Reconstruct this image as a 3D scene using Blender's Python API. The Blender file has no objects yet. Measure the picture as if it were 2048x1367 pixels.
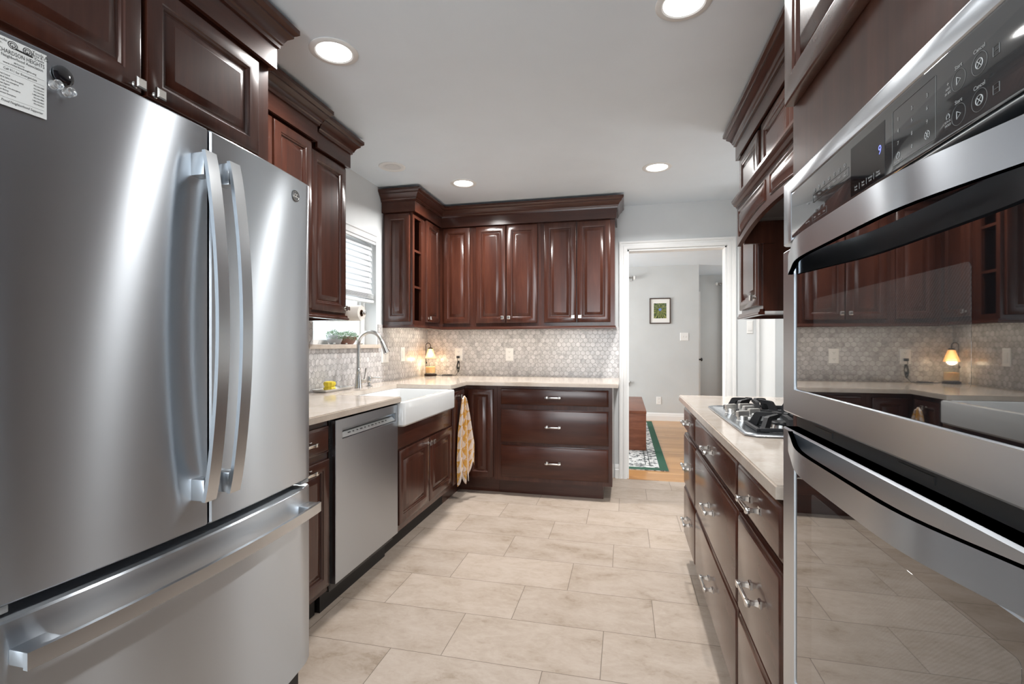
import bpy, bmesh, math, random
from mathutils import Vector, Matrix

SC = bpy.context.scene
COL = SC.collection
random.seed(7)
PI = math.pi

# ------------------------------------------------------------------ camera
FPX, YAW, HZN, CAM_H = 976.0, math.atan(226 / 976), 689.0, 1.20
cam = bpy.data.cameras.new('camera')
cam.sensor_fit = 'HORIZONTAL'
cam.sensor_width = 36.0
cam.lens = 36.0 * FPX / 2048
cam.shift_y = (HZN - 683.5) / 2048
cam.clip_start = 0.02
cam_o = bpy.data.objects.new('camera', cam)
COL.objects.link(cam_o)
cam_o.location = (0, 0, CAM_H)
cam_o.rotation_euler = (PI / 2, 0, YAW)
SC.camera = cam_o

# ------------------------------------------------------------------ world, light, exposure
SC.view_settings.view_transform = 'Standard'
SC.view_settings.look = 'None'
SC.view_settings.exposure = 0.10
SC.view_settings.gamma = 1.0
SC.view_settings.use_curve_mapping = False
SC.cycles.max_bounces = 10
SC.cycles.diffuse_bounces = 6
SC.cycles.glossy_bounces = 5
SC.cycles.sample_clamp_indirect = 6.0
SC.cycles.caustics_reflective = False
SC.cycles.caustics_refractive = False

W = bpy.data.worlds.new('daylight')
SC.world = W
W.use_nodes = True
bg = W.node_tree.nodes['Background']
bg.inputs[0].default_value = (0.86, 0.93, 1.0, 1)
bg.inputs[1].default_value = 2.6

CAN_W = {'behind': 4.0, 'near': 11.5, 'far': 28.0}   # watts of one ceiling can; the pair behind the camera is added
HALL_W = 120.0
UNDER_W = 1.3       # under-cabinet strip
REAR_FILL_W = 82.0        # added fill from the unseen side behind the camera
NOOK_W = 11.0
WINDOW_W = 4.0


def area(name, loc, rot, sx, sy, watts, color=(1, 1, 1), shape='RECTANGLE', parent=None, spread=PI):
    l = bpy.data.lights.new(name, 'AREA')
    l.shape = shape
    l.size = sx
    if shape in ('RECTANGLE', 'ELLIPSE'):
        l.size_y = sy
    l.energy = watts
    l.color = color
    l.spread = spread
    o = bpy.data.objects.new(name, l)
    COL.objects.link(o)
    o.location = loc
    o.rotation_euler = rot
    return o


# added fills behind the camera and in the nook; daylight in the rooms past the doorway
area('rear_fill', (-0.4, -2.50, 1.25), (-PI / 2 - 0.70, 0, PI), 1.9, 1.7, REAR_FILL_W, (0.95, 0.98, 1.0))  # added lamp out of view, tilted up to brighten the ceiling
area('nook_fill', (2.25, 3.5, 1.45), (0, PI / 2, 0), 1.2, 0.8, NOOK_W, (0.98, 0.99, 1.0))  # fill added out of view in the nook to light the far floor
area('window_daylight', (-2.14, 3.08, 1.60), (0, -PI / 2 + 0.25, 0), 0.8, 0.75, WINDOW_W, (0.96, 0.98, 1.0))
area('alcove_daylight', (2.46, 8.4, 1.5), (0, PI / 2, 0), 1.2, 0.8, 7.0, (1.0, 0.99, 0.97))
area('hall_daylight', (-2.55, 6.6, 1.5), (0, -PI / 2, 0), 1.6, 1.6, HALL_W, (1.0, 0.99, 0.97))

# ------------------------------------------------------------------ mesh helpers
OFF = {}


def woff(o):
    return OFF.get(o.name, Vector((0, 0, 0))) if o else Vector((0, 0, 0))


class MB:
    def __init__(self):
        self.v = []
        self.f = []
        self.m = []
        self.mi = 0

    def add(self, vs, fs):
        b = len(self.v)
        self.v += [tuple(p) for p in vs]
        for f in fs:
            self.f.append(tuple(b + i for i in f))
            self.m.append(self.mi)
        return self

    def box(self, x0, x1, y0, y1, z0, z1, bev=0.0):
        x0, x1 = min(x0, x1), max(x0, x1)
        y0, y1 = min(y0, y1), max(y0, y1)
        z0, z1 = min(z0, z1), max(z0, z1)
        if bev <= 0:
            vs = [(x, y, z) for z in (z0, z1) for y in (y0, y1) for x in (x0, x1)]
            return self.add(vs, [(0, 2, 3, 1), (4, 5, 7, 6), (0, 1, 5, 4), (2, 6, 7, 3), (0, 4, 6, 2), (1, 3, 7, 5)])
        bm = bmesh.new()
        bmesh.ops.create_cube(bm, size=1)
        for v in bm.verts:
            v.co = Vector(((x0 + x1) / 2 + v.co.x * (x1 - x0), (y0 + y1) / 2 + v.co.y * (y1 - y0), (z0 + z1) / 2 + v.co.z * (z1 - z0)))
        bmesh.ops.bevel(bm, geom=bm.edges[:], offset=bev, segments=2, affect='EDGES', profile=0.6)
        return self.addbm(bm)

    def addbm(self, bm, mat=None):
        bm.verts.index_update()
        vs = [(mat @ v.co) if mat else v.co.copy() for v in bm.verts]
        fs = [[v.index for v in f.verts] for f in bm.faces]
        bm.free()
        return self.add(vs, fs)

    def loops(self, loops, closed=True, cap0=True, cap1=True):
        n = len(loops[0])
        vs = [p for L in loops for p in L]
        fs = []
        for k in range(len(loops) - 1):
            for i in range(n if closed else n - 1):
                j = (i + 1) % n
                fs.append((k * n + i, k * n + j, (k + 1) * n + j, (k + 1) * n + i))
        if cap0:
            fs.append(tuple(range(n))[::-1])
        if cap1:
            fs.append(tuple((len(loops) - 1) * n + i for i in range(n)))
        return self.add(vs, fs)

    def tube(self, pts, r, n=10, caps=True):
        pts = [Vector(p) for p in pts]
        rs = r if isinstance(r, (list, tuple)) else [r] * len(pts)
        loops = []
        prev = None
        for i, p in enumerate(pts):
            a = pts[max(0, i - 1)]
            b = pts[min(len(pts) - 1, i + 1)]
            t = (b - a).normalized()
            if prev is None:
                ref = Vector((0, 0, 1)) if abs(t.z) < 0.9 else Vector((1, 0, 0))
                u = t.cross(ref).normalized()
            else:
                u = (prev - t * prev.dot(t))
                u = u.normalized() if u.length > 1e-6 else t.orthogonal().normalized()
            prev = u
            w = t.cross(u)
            loops.append([p + (u * math.cos(2 * PI * k / n) + w * math.sin(2 * PI * k / n)) * rs[i] for k in range(n)])
        return self.loops(loops, True, caps, caps)

    def lathe(self, prof, c=(0, 0, 0), n=24, axis='Z', caps=True):
        c = Vector(c)
        loops = []
        for r, h in prof:
            L = []
            for k in range(n):
                a = 2 * PI * k / n
                p = (r * math.cos(a), r * math.sin(a), h)
                if axis == 'X':
                    p = (h, p[0], p[1])
                elif axis == 'Y':
                    p = (p[0], h, p[1])
                L.append(c + Vector(p))
            loops.append(L)
        return self.loops(loops, True, caps, caps)

    def bar(self, path, w, t, side, out):
        """rectangular strap along a path: width w along `side`, thickness t along `out`"""
        side = Vector(side)
        out = Vector(out)
        loops = []
        for p in path:
            p = Vector(p)
            loops.append([p - side * w / 2 - out * t / 2, p + side * w / 2 - out * t / 2, p + side * w / 2 + out * t / 2, p - side * w / 2 + out * t / 2])
        return self.loops(loops)

    def prism(self, poly, axis, a0, a1):
        """poly in the two remaining axes (in order) extruded along axis"""
        def P(q, a):
            if axis == 'X':
                return (a, q[0], q[1])
            if axis == 'Y':
                return (q[0], a, q[1])
            return (q[0], q[1], a)
        return self.loops([[P(q, a0) for q in poly], [P(q, a1) for q in poly]])

    def sweep(self, path, prof):
        """profile [(outwards, z)] along a plan path; outwards is the right hand of travel"""
        path = [Vector((p[0], p[1])) for p in path]
        ns = []
        for a, b in zip(path, path[1:]):
            d = (b - a).normalized()
            ns.append(Vector((d.y, -d.x)))
        loops = []
        for i, p in enumerate(path):
            if i == 0:
                m = ns[0]
            elif i == len(path) - 1:
                m = ns[-1]
            else:
                m = (ns[i - 1] + ns[i]) / (1 + ns[i - 1].dot(ns[i]))
            loops.append([(p.x + m.x * o, p.y + m.y * o, z) for o, z in prof])
        return self.loops(loops)

    def build(self, name, mat, parent=None, smooth=True, ang=32, dedupe=False, normals=True):
        off = woff(parent)
        me = bpy.data.meshes.new(name)
        me.from_pydata([tuple(Vector(p) - off) for p in self.v], [], self.f)
        mats = mat if isinstance(mat, (list, tuple)) else [mat]
        for mm in mats:
            me.materials.append(mm)
        if len(mats) > 1:
            for p, i in zip(me.polygons, self.m):
                p.material_index = i
        bm = bmesh.new()
        bm.from_mesh(me)
        if dedupe:
            bmesh.ops.remove_doubles(bm, verts=bm.verts, dist=1e-5)
        if normals:
            bmesh.ops.recalc_face_normals(bm, faces=bm.faces)
        bm.to_mesh(me)
        bm.free()
        if smooth:
            for p in me.polygons:
                p.use_smooth = True
            me.set_sharp_from_angle(angle=math.radians(ang))
        o = bpy.data.objects.new(name, me)
        COL.objects.link(o)
        if parent:
            o.parent = parent
        OFF[o.name] = off
        return o


def tag(o, label=None, cat=None, group=None, kind=None):
    if label:
        o['label'] = label
    if cat:
        o['category'] = cat
    if group:
        o['group'] = group
    if kind:
        o['kind'] = kind
    return o


def thing(name, loc, label, cat, group=None):
    o = bpy.data.objects.new(name, None)
    o.empty_display_size = 0.05
    COL.objects.link(o)
    o.location = loc
    OFF[o.name] = Vector(loc)
    return tag(o, label, cat, group)


def struct(mb, name, mat, parent=None, **k):
    o = mb.build(name, mat, parent, **k)
    if parent is None:
        o['kind'] = 'structure'
    return o


# local frames: facing +X (left run), -Y (back run), -X (right run); u right, v up, w outwards
def frame(face, x=0, y=0, z=0):
    if face == '+X':
        u, w = Vector((0, 1, 0)), Vector((1, 0, 0))
    elif face == '-Y':
        u, w = Vector((1, 0, 0)), Vector((0, -1, 0))
    elif face == '+Y':
        u, w = Vector((-1, 0, 0)), Vector((0, 1, 0))
    else:
        u, w = Vector((0, -1, 0)), Vector((-1, 0, 0))
    o = Vector((x, y, z))
    v = Vector((0, 0, 1))
    return lambda a, b, c=0.0: o + u * a + v * b + w * c


def ring(F, u0, u1, v0, v1, w):
    return [F(u0, v0, w), F(u1, v0, w), F(u1, v1, w), F(u0, v1, w)]


def rring(F, u0, u1, v0, v1, w, r, n=5):
    L = []
    for cx, cy, a0 in ((u1 - r, v0 + r, -PI / 2), (u1 - r, v1 - r, 0), (u0 + r, v1 - r, PI / 2), (u0 + r, v0 + r, PI)):
        for k in range(n + 1):
            a = a0 + PI / 2 * k / n
            L.append(F(cx + r * math.cos(a), cy + r * math.sin(a), w))
    return L


def panel_door(F, u0, u1, v0, v1, t=0.02, stile=0.056):
    """raised panel door; its front face lies at w = 0, back at w = -t"""
    mb = MB()
    s = stile
    spec = [(0, -t), (0, -0.005), (0.0015, -0.002), (0.005, 0), (s - 0.012, 0), (s - 0.009, -0.0035), (s - 0.004, -0.0045),
            (s, -0.011), (s + 0.006, -0.011), (s + 0.008, -0.0095), (s + 0.026, -0.003), (s + 0.029, -0.0015), (s + 0.032, -0.0015)]
    lim = min(u1 - u0, v1 - v0) / 2 - 0.006
    mb.loops([ring(F, u0 + min(i, lim), u1 - min(i, lim), v0 + min(i, lim), v1 - min(i, lim), w) for i, w in spec])
    return mb


def slab_front(F, u0, u1, v0, v1, t=0.02):
    mb = MB()
    spec = [(0, -t), (0, -0.009), (0.0015, -0.0065), (0.0045, -0.0055), (0.007, -0.0045), (0.010, -0.001), (0.013, 0)]
    mb.loops([ring(F, u0 + i, u1 - i, v0 + i, v1 - i, w) for i, w in spec])
    return mb


# ------------------------------------------------------------------ materials
def new_mat(name):
    m = bpy.data.materials.new(name)
    m.use_nodes = True
    nt = m.node_tree
    return m, nt, nt.nodes['Principled BSDF']


def pset(b, **k):
    names = {'base': 'Base Color', 'rough': 'Roughness', 'metal': 'Metallic', 'spec': 'Specular IOR Level', 'coat': 'Coat Weight',
             'coatr': 'Coat Roughness', 'aniso': 'Anisotropic', 'trans': 'Transmission Weight', 'ior': 'IOR', 'emit': 'Emission Color',
             'estr': 'Emission Strength', 'sheen': 'Sheen Weight', 'alpha': 'Alpha', 'sss': 'Subsurface Weight'}
    for a, v in k.items():
        b.inputs[names[a]].default_value = (*v, 1) if isinstance(v, (tuple, list)) else v


def simple(name, base, rough=0.5, **k):
    m, nt, b = new_mat(name)
    pset(b, base=base, rough=rough, **k)
    return m


def N(nt, t, **k):
    n = nt.nodes.new(t)
    for a, v in k.items():
        setattr(n, a, v)
    return n


def math_n(nt, op, a, b=None, c=None):
    n = N(nt, 'ShaderNodeMath', operation=op)
    for i, x in enumerate((a, b, c)):
        if x is None:
            continue
        if isinstance(x, (int, float)):
            n.inputs[i].default_value = x
        else:
            nt.links.new(x, n.inputs[i])
    return n.outputs[0]


def vmath(nt, op, a, b=None):
    n = N(nt, 'ShaderNodeVectorMath', operation=op)
    for i, x in enumerate((a, b)):
        if x is None:
            continue
        if isinstance(x, (tuple, list)):
            n.inputs[i].default_value = x
        else:
            nt.links.new(x, n.inputs[i])
    return n.outputs['Value'] if op in ('DOT_PRODUCT', 'LENGTH') else n.outputs[0]


def coords(nt, scale=(1, 1, 1)):
    tc = N(nt, 'ShaderNodeTexCoord')
    mp = N(nt, 'ShaderNodeMapping')
    mp.inputs['Scale'].default_value = scale
    nt.links.new(tc.outputs['Object'], mp.inputs[0])
    return mp.outputs[0]


def noise(nt, vec, scale, detail=4, rough=0.55, dist=0.0):
    n = N(nt, 'ShaderNodeTexNoise')
    n.inputs['Scale'].default_value = scale
    n.inputs['Detail'].default_value = detail
    n.inputs['Roughness'].default_value = rough
    n.inputs['Distortion'].default_value = dist
    nt.links.new(vec, n.inputs['Vector'])
    return n.outputs[0]


def ramp(nt, fac, stops):
    r = N(nt, 'ShaderNodeValToRGB')
    e = r.color_ramp.elements
    while len(e) < len(stops):
        e.new(0.5)
    for el, (p, c) in zip(e, stops):
        el.position = p
        el.color = (*c, 1)
    nt.links.new(fac, r.inputs[0])
    return r.outputs[0]


def mix(nt, fac, a, b, blend='MIX'):
    n = N(nt, 'ShaderNodeMix', data_type='RGBA', blend_type=blend)
    for s, x in ((0, fac), (6, a), (7, b)):
        if isinstance(x, (int, float)):
            n.inputs[s].default_value = x
        elif isinstance(x, (tuple, list)):
            n.inputs[s].default_value = (*x, 1)
        else:
            nt.links.new(x, n.inputs[s])
    return n.outputs[2]


def bump(nt, b, h, strength=0.2, dist=0.002):
    n = N(nt, 'ShaderNodeBump')
    n.inputs['Strength'].default_value = strength
    n.inputs['Distance'].default_value = dist
    nt.links.new(h, n.inputs['Height'])
    nt.links.new(n.outputs[0], b.inputs['Normal'])


def wood(name, sc, dark, mid, light, rough=0.4, coat=1.0, gs=1.0, coatr=0.20, spec=0.05):
    m, nt, b = new_mat(name)
    v = coords(nt, sc)
    f1 = noise(nt, v, 9 * gs, 6, 0.62, 0.6)
    f2 = noise(nt, v, 38 * gs, 3, 0.6, 0.2)
    f = math_n(nt, 'MULTIPLY_ADD', f2, 0.35, math_n(nt, 'MULTIPLY', f1, 0.68))
    nt.links.new(ramp(nt, f, [(0.34, dark), (0.52, mid), (0.70, light)]), b.inputs['Base Color'])
    pset(b, rough=rough, coat=coat, coatr=coatr, spec=spec)
    b.inputs['Coat IOR'].default_value = 1.42
    bump(nt, b, f2, 0.05, 0.001)
    return m


CH = ((0.032, 0.0098, 0.0060), (0.052, 0.0160, 0.0094), (0.077, 0.0245, 0.0142))
wood_v = wood('cherry_upright_grain', (1, 1, 0.10), *CH)
wood_y = wood('cherry_grain_along_y', (1, 0.10, 1), *CH)
wood_x = wood('cherry_grain_along_x', (0.10, 1, 1), *CH)
wood_in = simple('cabinet_interior', (0.022, 0.009, 0.007), 0.6)
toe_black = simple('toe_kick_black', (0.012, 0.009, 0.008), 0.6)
walnut = wood('walnut', (0.3, 0.3, 3.0), (0.13, 0.042, 0.022), (0.20, 0.068, 0.036), (0.27, 0.105, 0.058), 0.4, 0.1, spec=0.4)


def steel(name, base=0.60, rough=0.30, aniso=1.0, brush=(5, 5, 1600), tangent=(0, 0, 1)):
    m, nt, b = new_mat(name)
    v = coords(nt, brush)
    f = noise(nt, v, 1.0, 3, 0.7)
    r = math_n(nt, 'MULTIPLY_ADD', f, 0.06, rough - 0.03)
    nt.links.new(r, b.inputs['Roughness'])
    pset(b, base=(base * 0.93, base, base * 1.08), metal=1.0, aniso=aniso)
    cx = N(nt, 'ShaderNodeCombineXYZ')
    for i in range(3):
        cx.inputs[i].default_value = tangent[i]
    nt.links.new(cx.outputs[0], b.inputs['Tangent'])
    return m


steel_h = steel('brushed_steel')
steel_oven = steel('brushed_steel_oven', 0.62, 0.29, 0.8)
steel_dw = steel('brushed_steel_dishwasher', 0.50, 0.33, 0.8)
steel_flat = steel('brushed_steel_pan', 0.52, 0.22, 0.0, (3, 160, 3))
steel_hd = simple('satin_steel_handle', (0.62, 0.645, 0.67), 0.27, metal=1.0)
chrome = simple('polished_nickel', (0.76, 0.735, 0.70), 0.22, metal=1.0)
nickel = simple('brushed_nickel', (0.64, 0.635, 0.62), 0.24, metal=1.0)
case_grey = simple('dark_grey_enamel', (0.045, 0.046, 0.048), 0.45)
gasket = simple('black_gasket', (0.008, 0.008, 0.009), 0.5)
blk_plastic = simple('black_plastic', (0.012, 0.012, 0.012), 0.35)
grey_plastic = simple('grey_plastic', (0.30, 0.31, 0.32), 0.4)
dark_bronze = simple('dark_bronze', (0.030, 0.017, 0.012), 0.4, metal=0.6)
cast_iron = simple('cast_iron', (0.018, 0.018, 0.020), 0.55)
white_trim = simple('white_trim_paint', (0.80, 0.80, 0.79), 0.35)
white_plastic = simple('white_plastic', (0.80, 0.79, 0.77), 0.3)
white_porc = simple('white_porcelain', (0.68, 0.69, 0.69), 0.10, coat=0.5, coatr=0.03)


def m_blind():
    m, nt, b = new_mat('blind_white')
    pset(b, base=(0.76, 0.77, 0.78), rough=0.45)
    tr = N(nt, 'ShaderNodeBsdfTranslucent')
    tr.inputs[0].default_value = (0.85, 0.86, 0.87, 1)
    mx = N(nt, 'ShaderNodeMixShader')
    mx.inputs[0].default_value = 0.16
    nt.links.new(b.outputs[0], mx.inputs[1])
    nt.links.new(tr.outputs[0], mx.inputs[2])
    nt.links.new(mx.outputs[0], nt.nodes['Material Output'].inputs[0])
    return m


blind_white = m_blind()
ink = simple('black_ink', (0.012, 0.012, 0.012), 0.7)
ink_blue = simple('display_digit', (0.05, 0.06, 0.3), 0.5, emit=(0.25, 0.3, 1.0), estr=1.2)
print_grey = simple('panel_print_grey', (0.34, 0.35, 0.35), 0.5)
print_dim = simple('panel_print_dim', (0.13, 0.135, 0.135), 0.5)
paper_w = simple('paper', (0.72, 0.72, 0.70), 0.75)
clear_gem = simple('clear_acrylic', (0.92, 0.93, 0.94), 0.05, trans=0.85, ior=1.5)
black_gloss = simple('black_gloss', (0.008, 0.008, 0.010), 0.06, coat=1.0)


def paint(name, col, rough=0.55, amt=0.03):
    m, nt, b = new_mat(name)
    v = coords(nt)
    f = noise(nt, v, 3.0, 3)
    c = tuple(x * (1 - amt) for x in col)
    d = tuple(x * (1 + amt) for x in col)
    nt.links.new(ramp(nt, f, [(0.3, c), (0.7, d)]), b.inputs['Base Color'])
    pset(b, rough=rough)
    bump(nt, b, noise(nt, v, 130, 2), 0.06, 0.001)
    return m


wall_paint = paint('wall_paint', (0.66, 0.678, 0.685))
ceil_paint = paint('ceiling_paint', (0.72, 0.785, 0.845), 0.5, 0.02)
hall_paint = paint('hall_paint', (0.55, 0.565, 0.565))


def m_tile():
    m, nt, b = new_mat('travertine_tile')
    tc = N(nt, 'ShaderNodeTexCoord')
    sx = N(nt, 'ShaderNodeSeparateXYZ')
    nt.links.new(tc.outputs['Object'], sx.inputs[0])
    X, Y = sx.outputs[0], sx.outputs[1]
    ry = math_n(nt, 'DIVIDE', math_n(nt, 'SUBTRACT', Y, 1.775), 0.3045)
    row = math_n(nt, 'FLOOR', ry)
    fy = math_n(nt, 'MULTIPLY', math_n(nt, 'FRACT', ry), 0.3045)
    xs = math_n(nt, 'SUBTRACT', math_n(nt, 'ADD', X, 0.694), math_n(nt, 'MULTIPLY', row, 0.2095))
    rx = math_n(nt, 'DIVIDE', xs, 0.6065)
    cl = math_n(nt, 'FLOOR', rx)
    fx = math_n(nt, 'MULTIPLY', math_n(nt, 'FRACT', rx), 0.6065)
    ex = math_n(nt, 'MINIMUM', fx, math_n(nt, 'SUBTRACT', 0.6065, fx))
    ey = math_n(nt, 'MINIMUM', fy, math_n(nt, 'SUBTRACT', 0.3045, fy))
    e = math_n(nt, 'MINIMUM', ex, ey)
    g = math_n(nt, 'LESS_THAN', e, 0.0013)
    cid = N(nt, 'ShaderNodeCombineXYZ')
    nt.links.new(cl, cid.inputs[0])
    nt.links.new(row, cid.inputs[1])
    wn = N(nt, 'ShaderNodeTexWhiteNoise', noise_dimensions='3D')
    nt.links.new(cid.outputs[0], wn.inputs['Vector'])
    sh = vmath(nt, 'ADD', tc.outputs['Object'], vmath(nt, 'MULTIPLY', wn.outputs['Color'], (9, 9, 9)))
    mp = N(nt, 'ShaderNodeMapping')
    mp.inputs['Scale'].default_value = (1, 1.7, 1)
    nt.links.new(sh, mp.inputs[0])
    f1 = noise(nt, mp.outputs[0], 4.5, 8, 0.62, 0.5)
    f2 = noise(nt, mp.outputs[0], 26, 5, 0.7, 0.8)
    f = math_n(nt, 'MULTIPLY_ADD', f2, 0.35, math_n(nt, 'MULTIPLY', f1, 0.65))
    c = ramp(nt, f, [(0.33, (0.285, 0.218, 0.160)), (0.43, (0.385, 0.310, 0.247)), (0.55, (0.440, 0.362, 0.300)), (0.72, (0.490, 0.415, 0.352))])
    tone = math_n(nt, 'MULTIPLY_ADD', wn.outputs['Value'], 0.10, 0.90)
    tcx = N(nt, 'ShaderNodeCombineXYZ')
    for i in range(3):
        nt.links.new(tone, tcx.inputs[i])
    c = mix(nt, 1.0, c, tcx.outputs[0], 'MULTIPLY')
    c = mix(nt, g, c, (0.13, 0.10, 0.075))
    nt.links.new(c, b.inputs['Base Color'])
    pset(b, rough=0.42, spec=0.35)
    return m


def m_hex(name, ax):
    m, nt, b = new_mat(name)
    tc = N(nt, 'ShaderNodeTexCoord')
    sx = N(nt, 'ShaderNodeSeparateXYZ')
    nt.links.new(tc.outputs['Object'], sx.inputs[0])
    p0 = N(nt, 'ShaderNodeCombineXYZ')
    nt.links.new(math_n(nt, 'ADD', math_n(nt, 'DIVIDE', sx.outputs[ax], 0.044), 100), p0.inputs[0])
    nt.links.new(math_n(nt, 'ADD', math_n(nt, 'DIVIDE', sx.outputs[2], 0.044), 100), p0.inputs[1])
    p = p0.outputs[0]
    r, h = (1, 1.7320508, 1), (0.5, 0.8660254, 0.5)
    zero = (1, 1, 0)
    a = vmath(nt, 'MULTIPLY', vmath(nt, 'SUBTRACT', vmath(nt, 'MODULO', p, r), h), zero)
    q = vmath(nt, 'MULTIPLY', vmath(nt, 'SUBTRACT', vmath(nt, 'MODULO', vmath(nt, 'SUBTRACT', p, h), r), h), zero)
    la = vmath(nt, 'LENGTH', a)
    lb = vmath(nt, 'LENGTH', q)
    pick = math_n(nt, 'LESS_THAN', la, lb)
    mv = N(nt, 'ShaderNodeMix', data_type='VECTOR')
    nt.links.new(pick, mv.inputs[0])
    nt.links.new(q, mv.inputs[4])
    nt.links.new(a, mv.inputs[5])
    gv = mv.outputs[1]
    ga = vmath(nt, 'ABSOLUTE', gv)
    s2 = N(nt, 'ShaderNodeSeparateXYZ')
    nt.links.new(ga, s2.inputs[0])
    d = math_n(nt, 'MAXIMUM', s2.outputs[0], math_n(nt, 'ADD', math_n(nt, 'MULTIPLY', s2.outputs[0], 0.5), math_n(nt, 'MULTIPLY', s2.outputs[1], 0.8660254)))
    edge = math_n(nt, 'SUBTRACT', 0.5, d)
    cell = vmath(nt, 'SUBTRACT', p, gv)
    wn = N(nt, 'ShaderNodeTexWhiteNoise', noise_dimensions='3D')
    nt.links.new(vmath(nt, 'MULTIPLY', cell, (7.13, 3.71, 0)), wn.inputs['Vector'])
    v = vmath(nt, 'ADD', tc.outputs['Object'], vmath(nt, 'MULTIPLY', wn.outputs['Color'], (0.35, 0.35, 0.35)))
    f = noise(nt, v, 11, 6, 0.65, 1.1)
    c = ramp(nt, f, [(0.34, (0.36, 0.35, 0.35)), (0.47, (0.53, 0.515, 0.515)), (0.60, (0.63, 0.615, 0.615))])
    tone = math_n(nt, 'MULTIPLY_ADD', wn.outputs['Value'], 0.20, 0.84)
    tx = N(nt, 'ShaderNodeCombineXYZ')
    for i in range(3):
        nt.links.new(tone, tx.inputs[i])
    c = mix(nt, 1.0, c, tx.outputs[0], 'MULTIPLY')
    rr = vmath(nt, 'LENGTH', gv)
    g = ramp(nt, math_n(nt, 'MAXIMUM', math_n(nt, 'SUBTRACT', 1.0, math_n(nt, 'MULTIPLY', edge, 12.0)), math_n(nt, 'MULTIPLY', math_n(nt, 'SUBTRACT', rr, 0.475), 14.0)), [(0.35, (0, 0, 0)), (0.75, (1, 1, 1))])
    gsep = N(nt, 'ShaderNodeSeparateColor')
    nt.links.new(g, gsep.inputs[0])
    c = mix(nt, gsep.outputs[0], c, (0.33, 0.32, 0.315))
    nt.links.new(c, b.inputs['Base Color'])
    pset(b, rough=0.22, spec=0.5)
    bump(nt, b, math_n(nt, 'SUBTRACT', 1.0, gsep.outputs[0]), 0.35, 0.0015)
    return m


def m_quartz():
    m, nt, b = new_mat('cream_quartz')
    v = coords(nt)
    f = noise(nt, v, 5, 6, 0.6, 0.8)
    f2 = noise(nt, v, 90, 3)
    ff = math_n(nt, 'MULTIPLY_ADD', f2, 0.25, math_n(nt, 'MULTIPLY', f, 0.75))
    nt.links.new(ramp(nt, ff, [(0.35, (0.49, 0.41, 0.34)), (0.52, (0.575, 0.50, 0.43)), (0.7, (0.63, 0.565, 0.50))]), b.inputs['Base Color'])
    pset(b, rough=0.10, spec=0.5)
    return m


def m_hallfloor():
    m, nt, b = new_mat('honey_oak_boards')
    tc = N(nt, 'ShaderNodeTexCoord')
    sx = N(nt, 'ShaderNodeSeparateXYZ')
    nt.links.new(tc.outputs['Object'], sx.inputs[0])
    ry = math_n(nt, 'DIVIDE', sx.outputs[1], 0.057)
    row = math_n(nt, 'FLOOR', ry)
    fy = math_n(nt, 'FRACT', ry)
    xs = math_n(nt, 'DIVIDE', math_n(nt, 'ADD', sx.outputs[0], math_n(nt, 'MULTIPLY', row, 0.377)), 0.9)
    cid = N(nt, 'ShaderNodeCombineXYZ')
    nt.links.new(row, cid.inputs[0])
    nt.links.new(math_n(nt, 'FLOOR', xs), cid.inputs[1])
    wn = N(nt, 'ShaderNodeTexWhiteNoise', noise_dimensions='3D')
    nt.links.new(cid.outputs[0], wn.inputs['Vector'])
    mp = N(nt, 'ShaderNodeMapping')
    mp.inputs['Scale'].default_value = (1, 14, 1)
    nt.links.new(tc.outputs['Object'], mp.inputs[0])
    f = math_n(nt, 'MULTIPLY_ADD', wn.outputs['Value'], 0.45, math_n(nt, 'MULTIPLY', noise(nt, mp.outputs[0], 4, 5), 0.6))
    c = ramp(nt, f, [(0.2, (0.40, 0.19, 0.062)), (0.5, (0.52, 0.265, 0.095)), (0.8, (0.60, 0.335, 0.14))])
    c = mix(nt, math_n(nt, 'LESS_THAN', fy, 0.03), c, (0.18, 0.085, 0.035))
    nt.links.new(c, b.inputs['Base Color'])
    pset(b, rough=0.3, coat=0.2)
    return m


def m_rug():
    m, nt, b = new_mat('rug_weave')
    tc = N(nt, 'ShaderNodeTexCoord')
    mp = N(nt, 'ShaderNodeMapping')
    mp.inputs['Scale'].default_value = (1, 0.8, 1)
    nt.links.new(tc.outputs['Object'], mp.inputs[0])
    f = noise(nt, mp.outputs[0], 34, 3, 0.7, 1.5)
    vo = N(nt, 'ShaderNodeTexVoronoi')
    vo.inputs['Scale'].default_value = 22
    nt.links.new(mp.outputs[0], vo.inputs['Vector'])
    ff = math_n(nt, 'ADD', math_n(nt, 'MULTIPLY', f, 0.8), math_n(nt, 'MULTIPLY', vo.outputs['Distance'], 0.45))
    c = ramp(nt, ff, [(0.50, (0.025, 0.033, 0.036)), (0.58, (0.30, 0.31, 0.31)), (0.68, (0.62, 0.62, 0.61))])
    nt.links.new(c, b.inputs['Base Color'])
    pset(b, rough=0.95)
    return m


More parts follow.
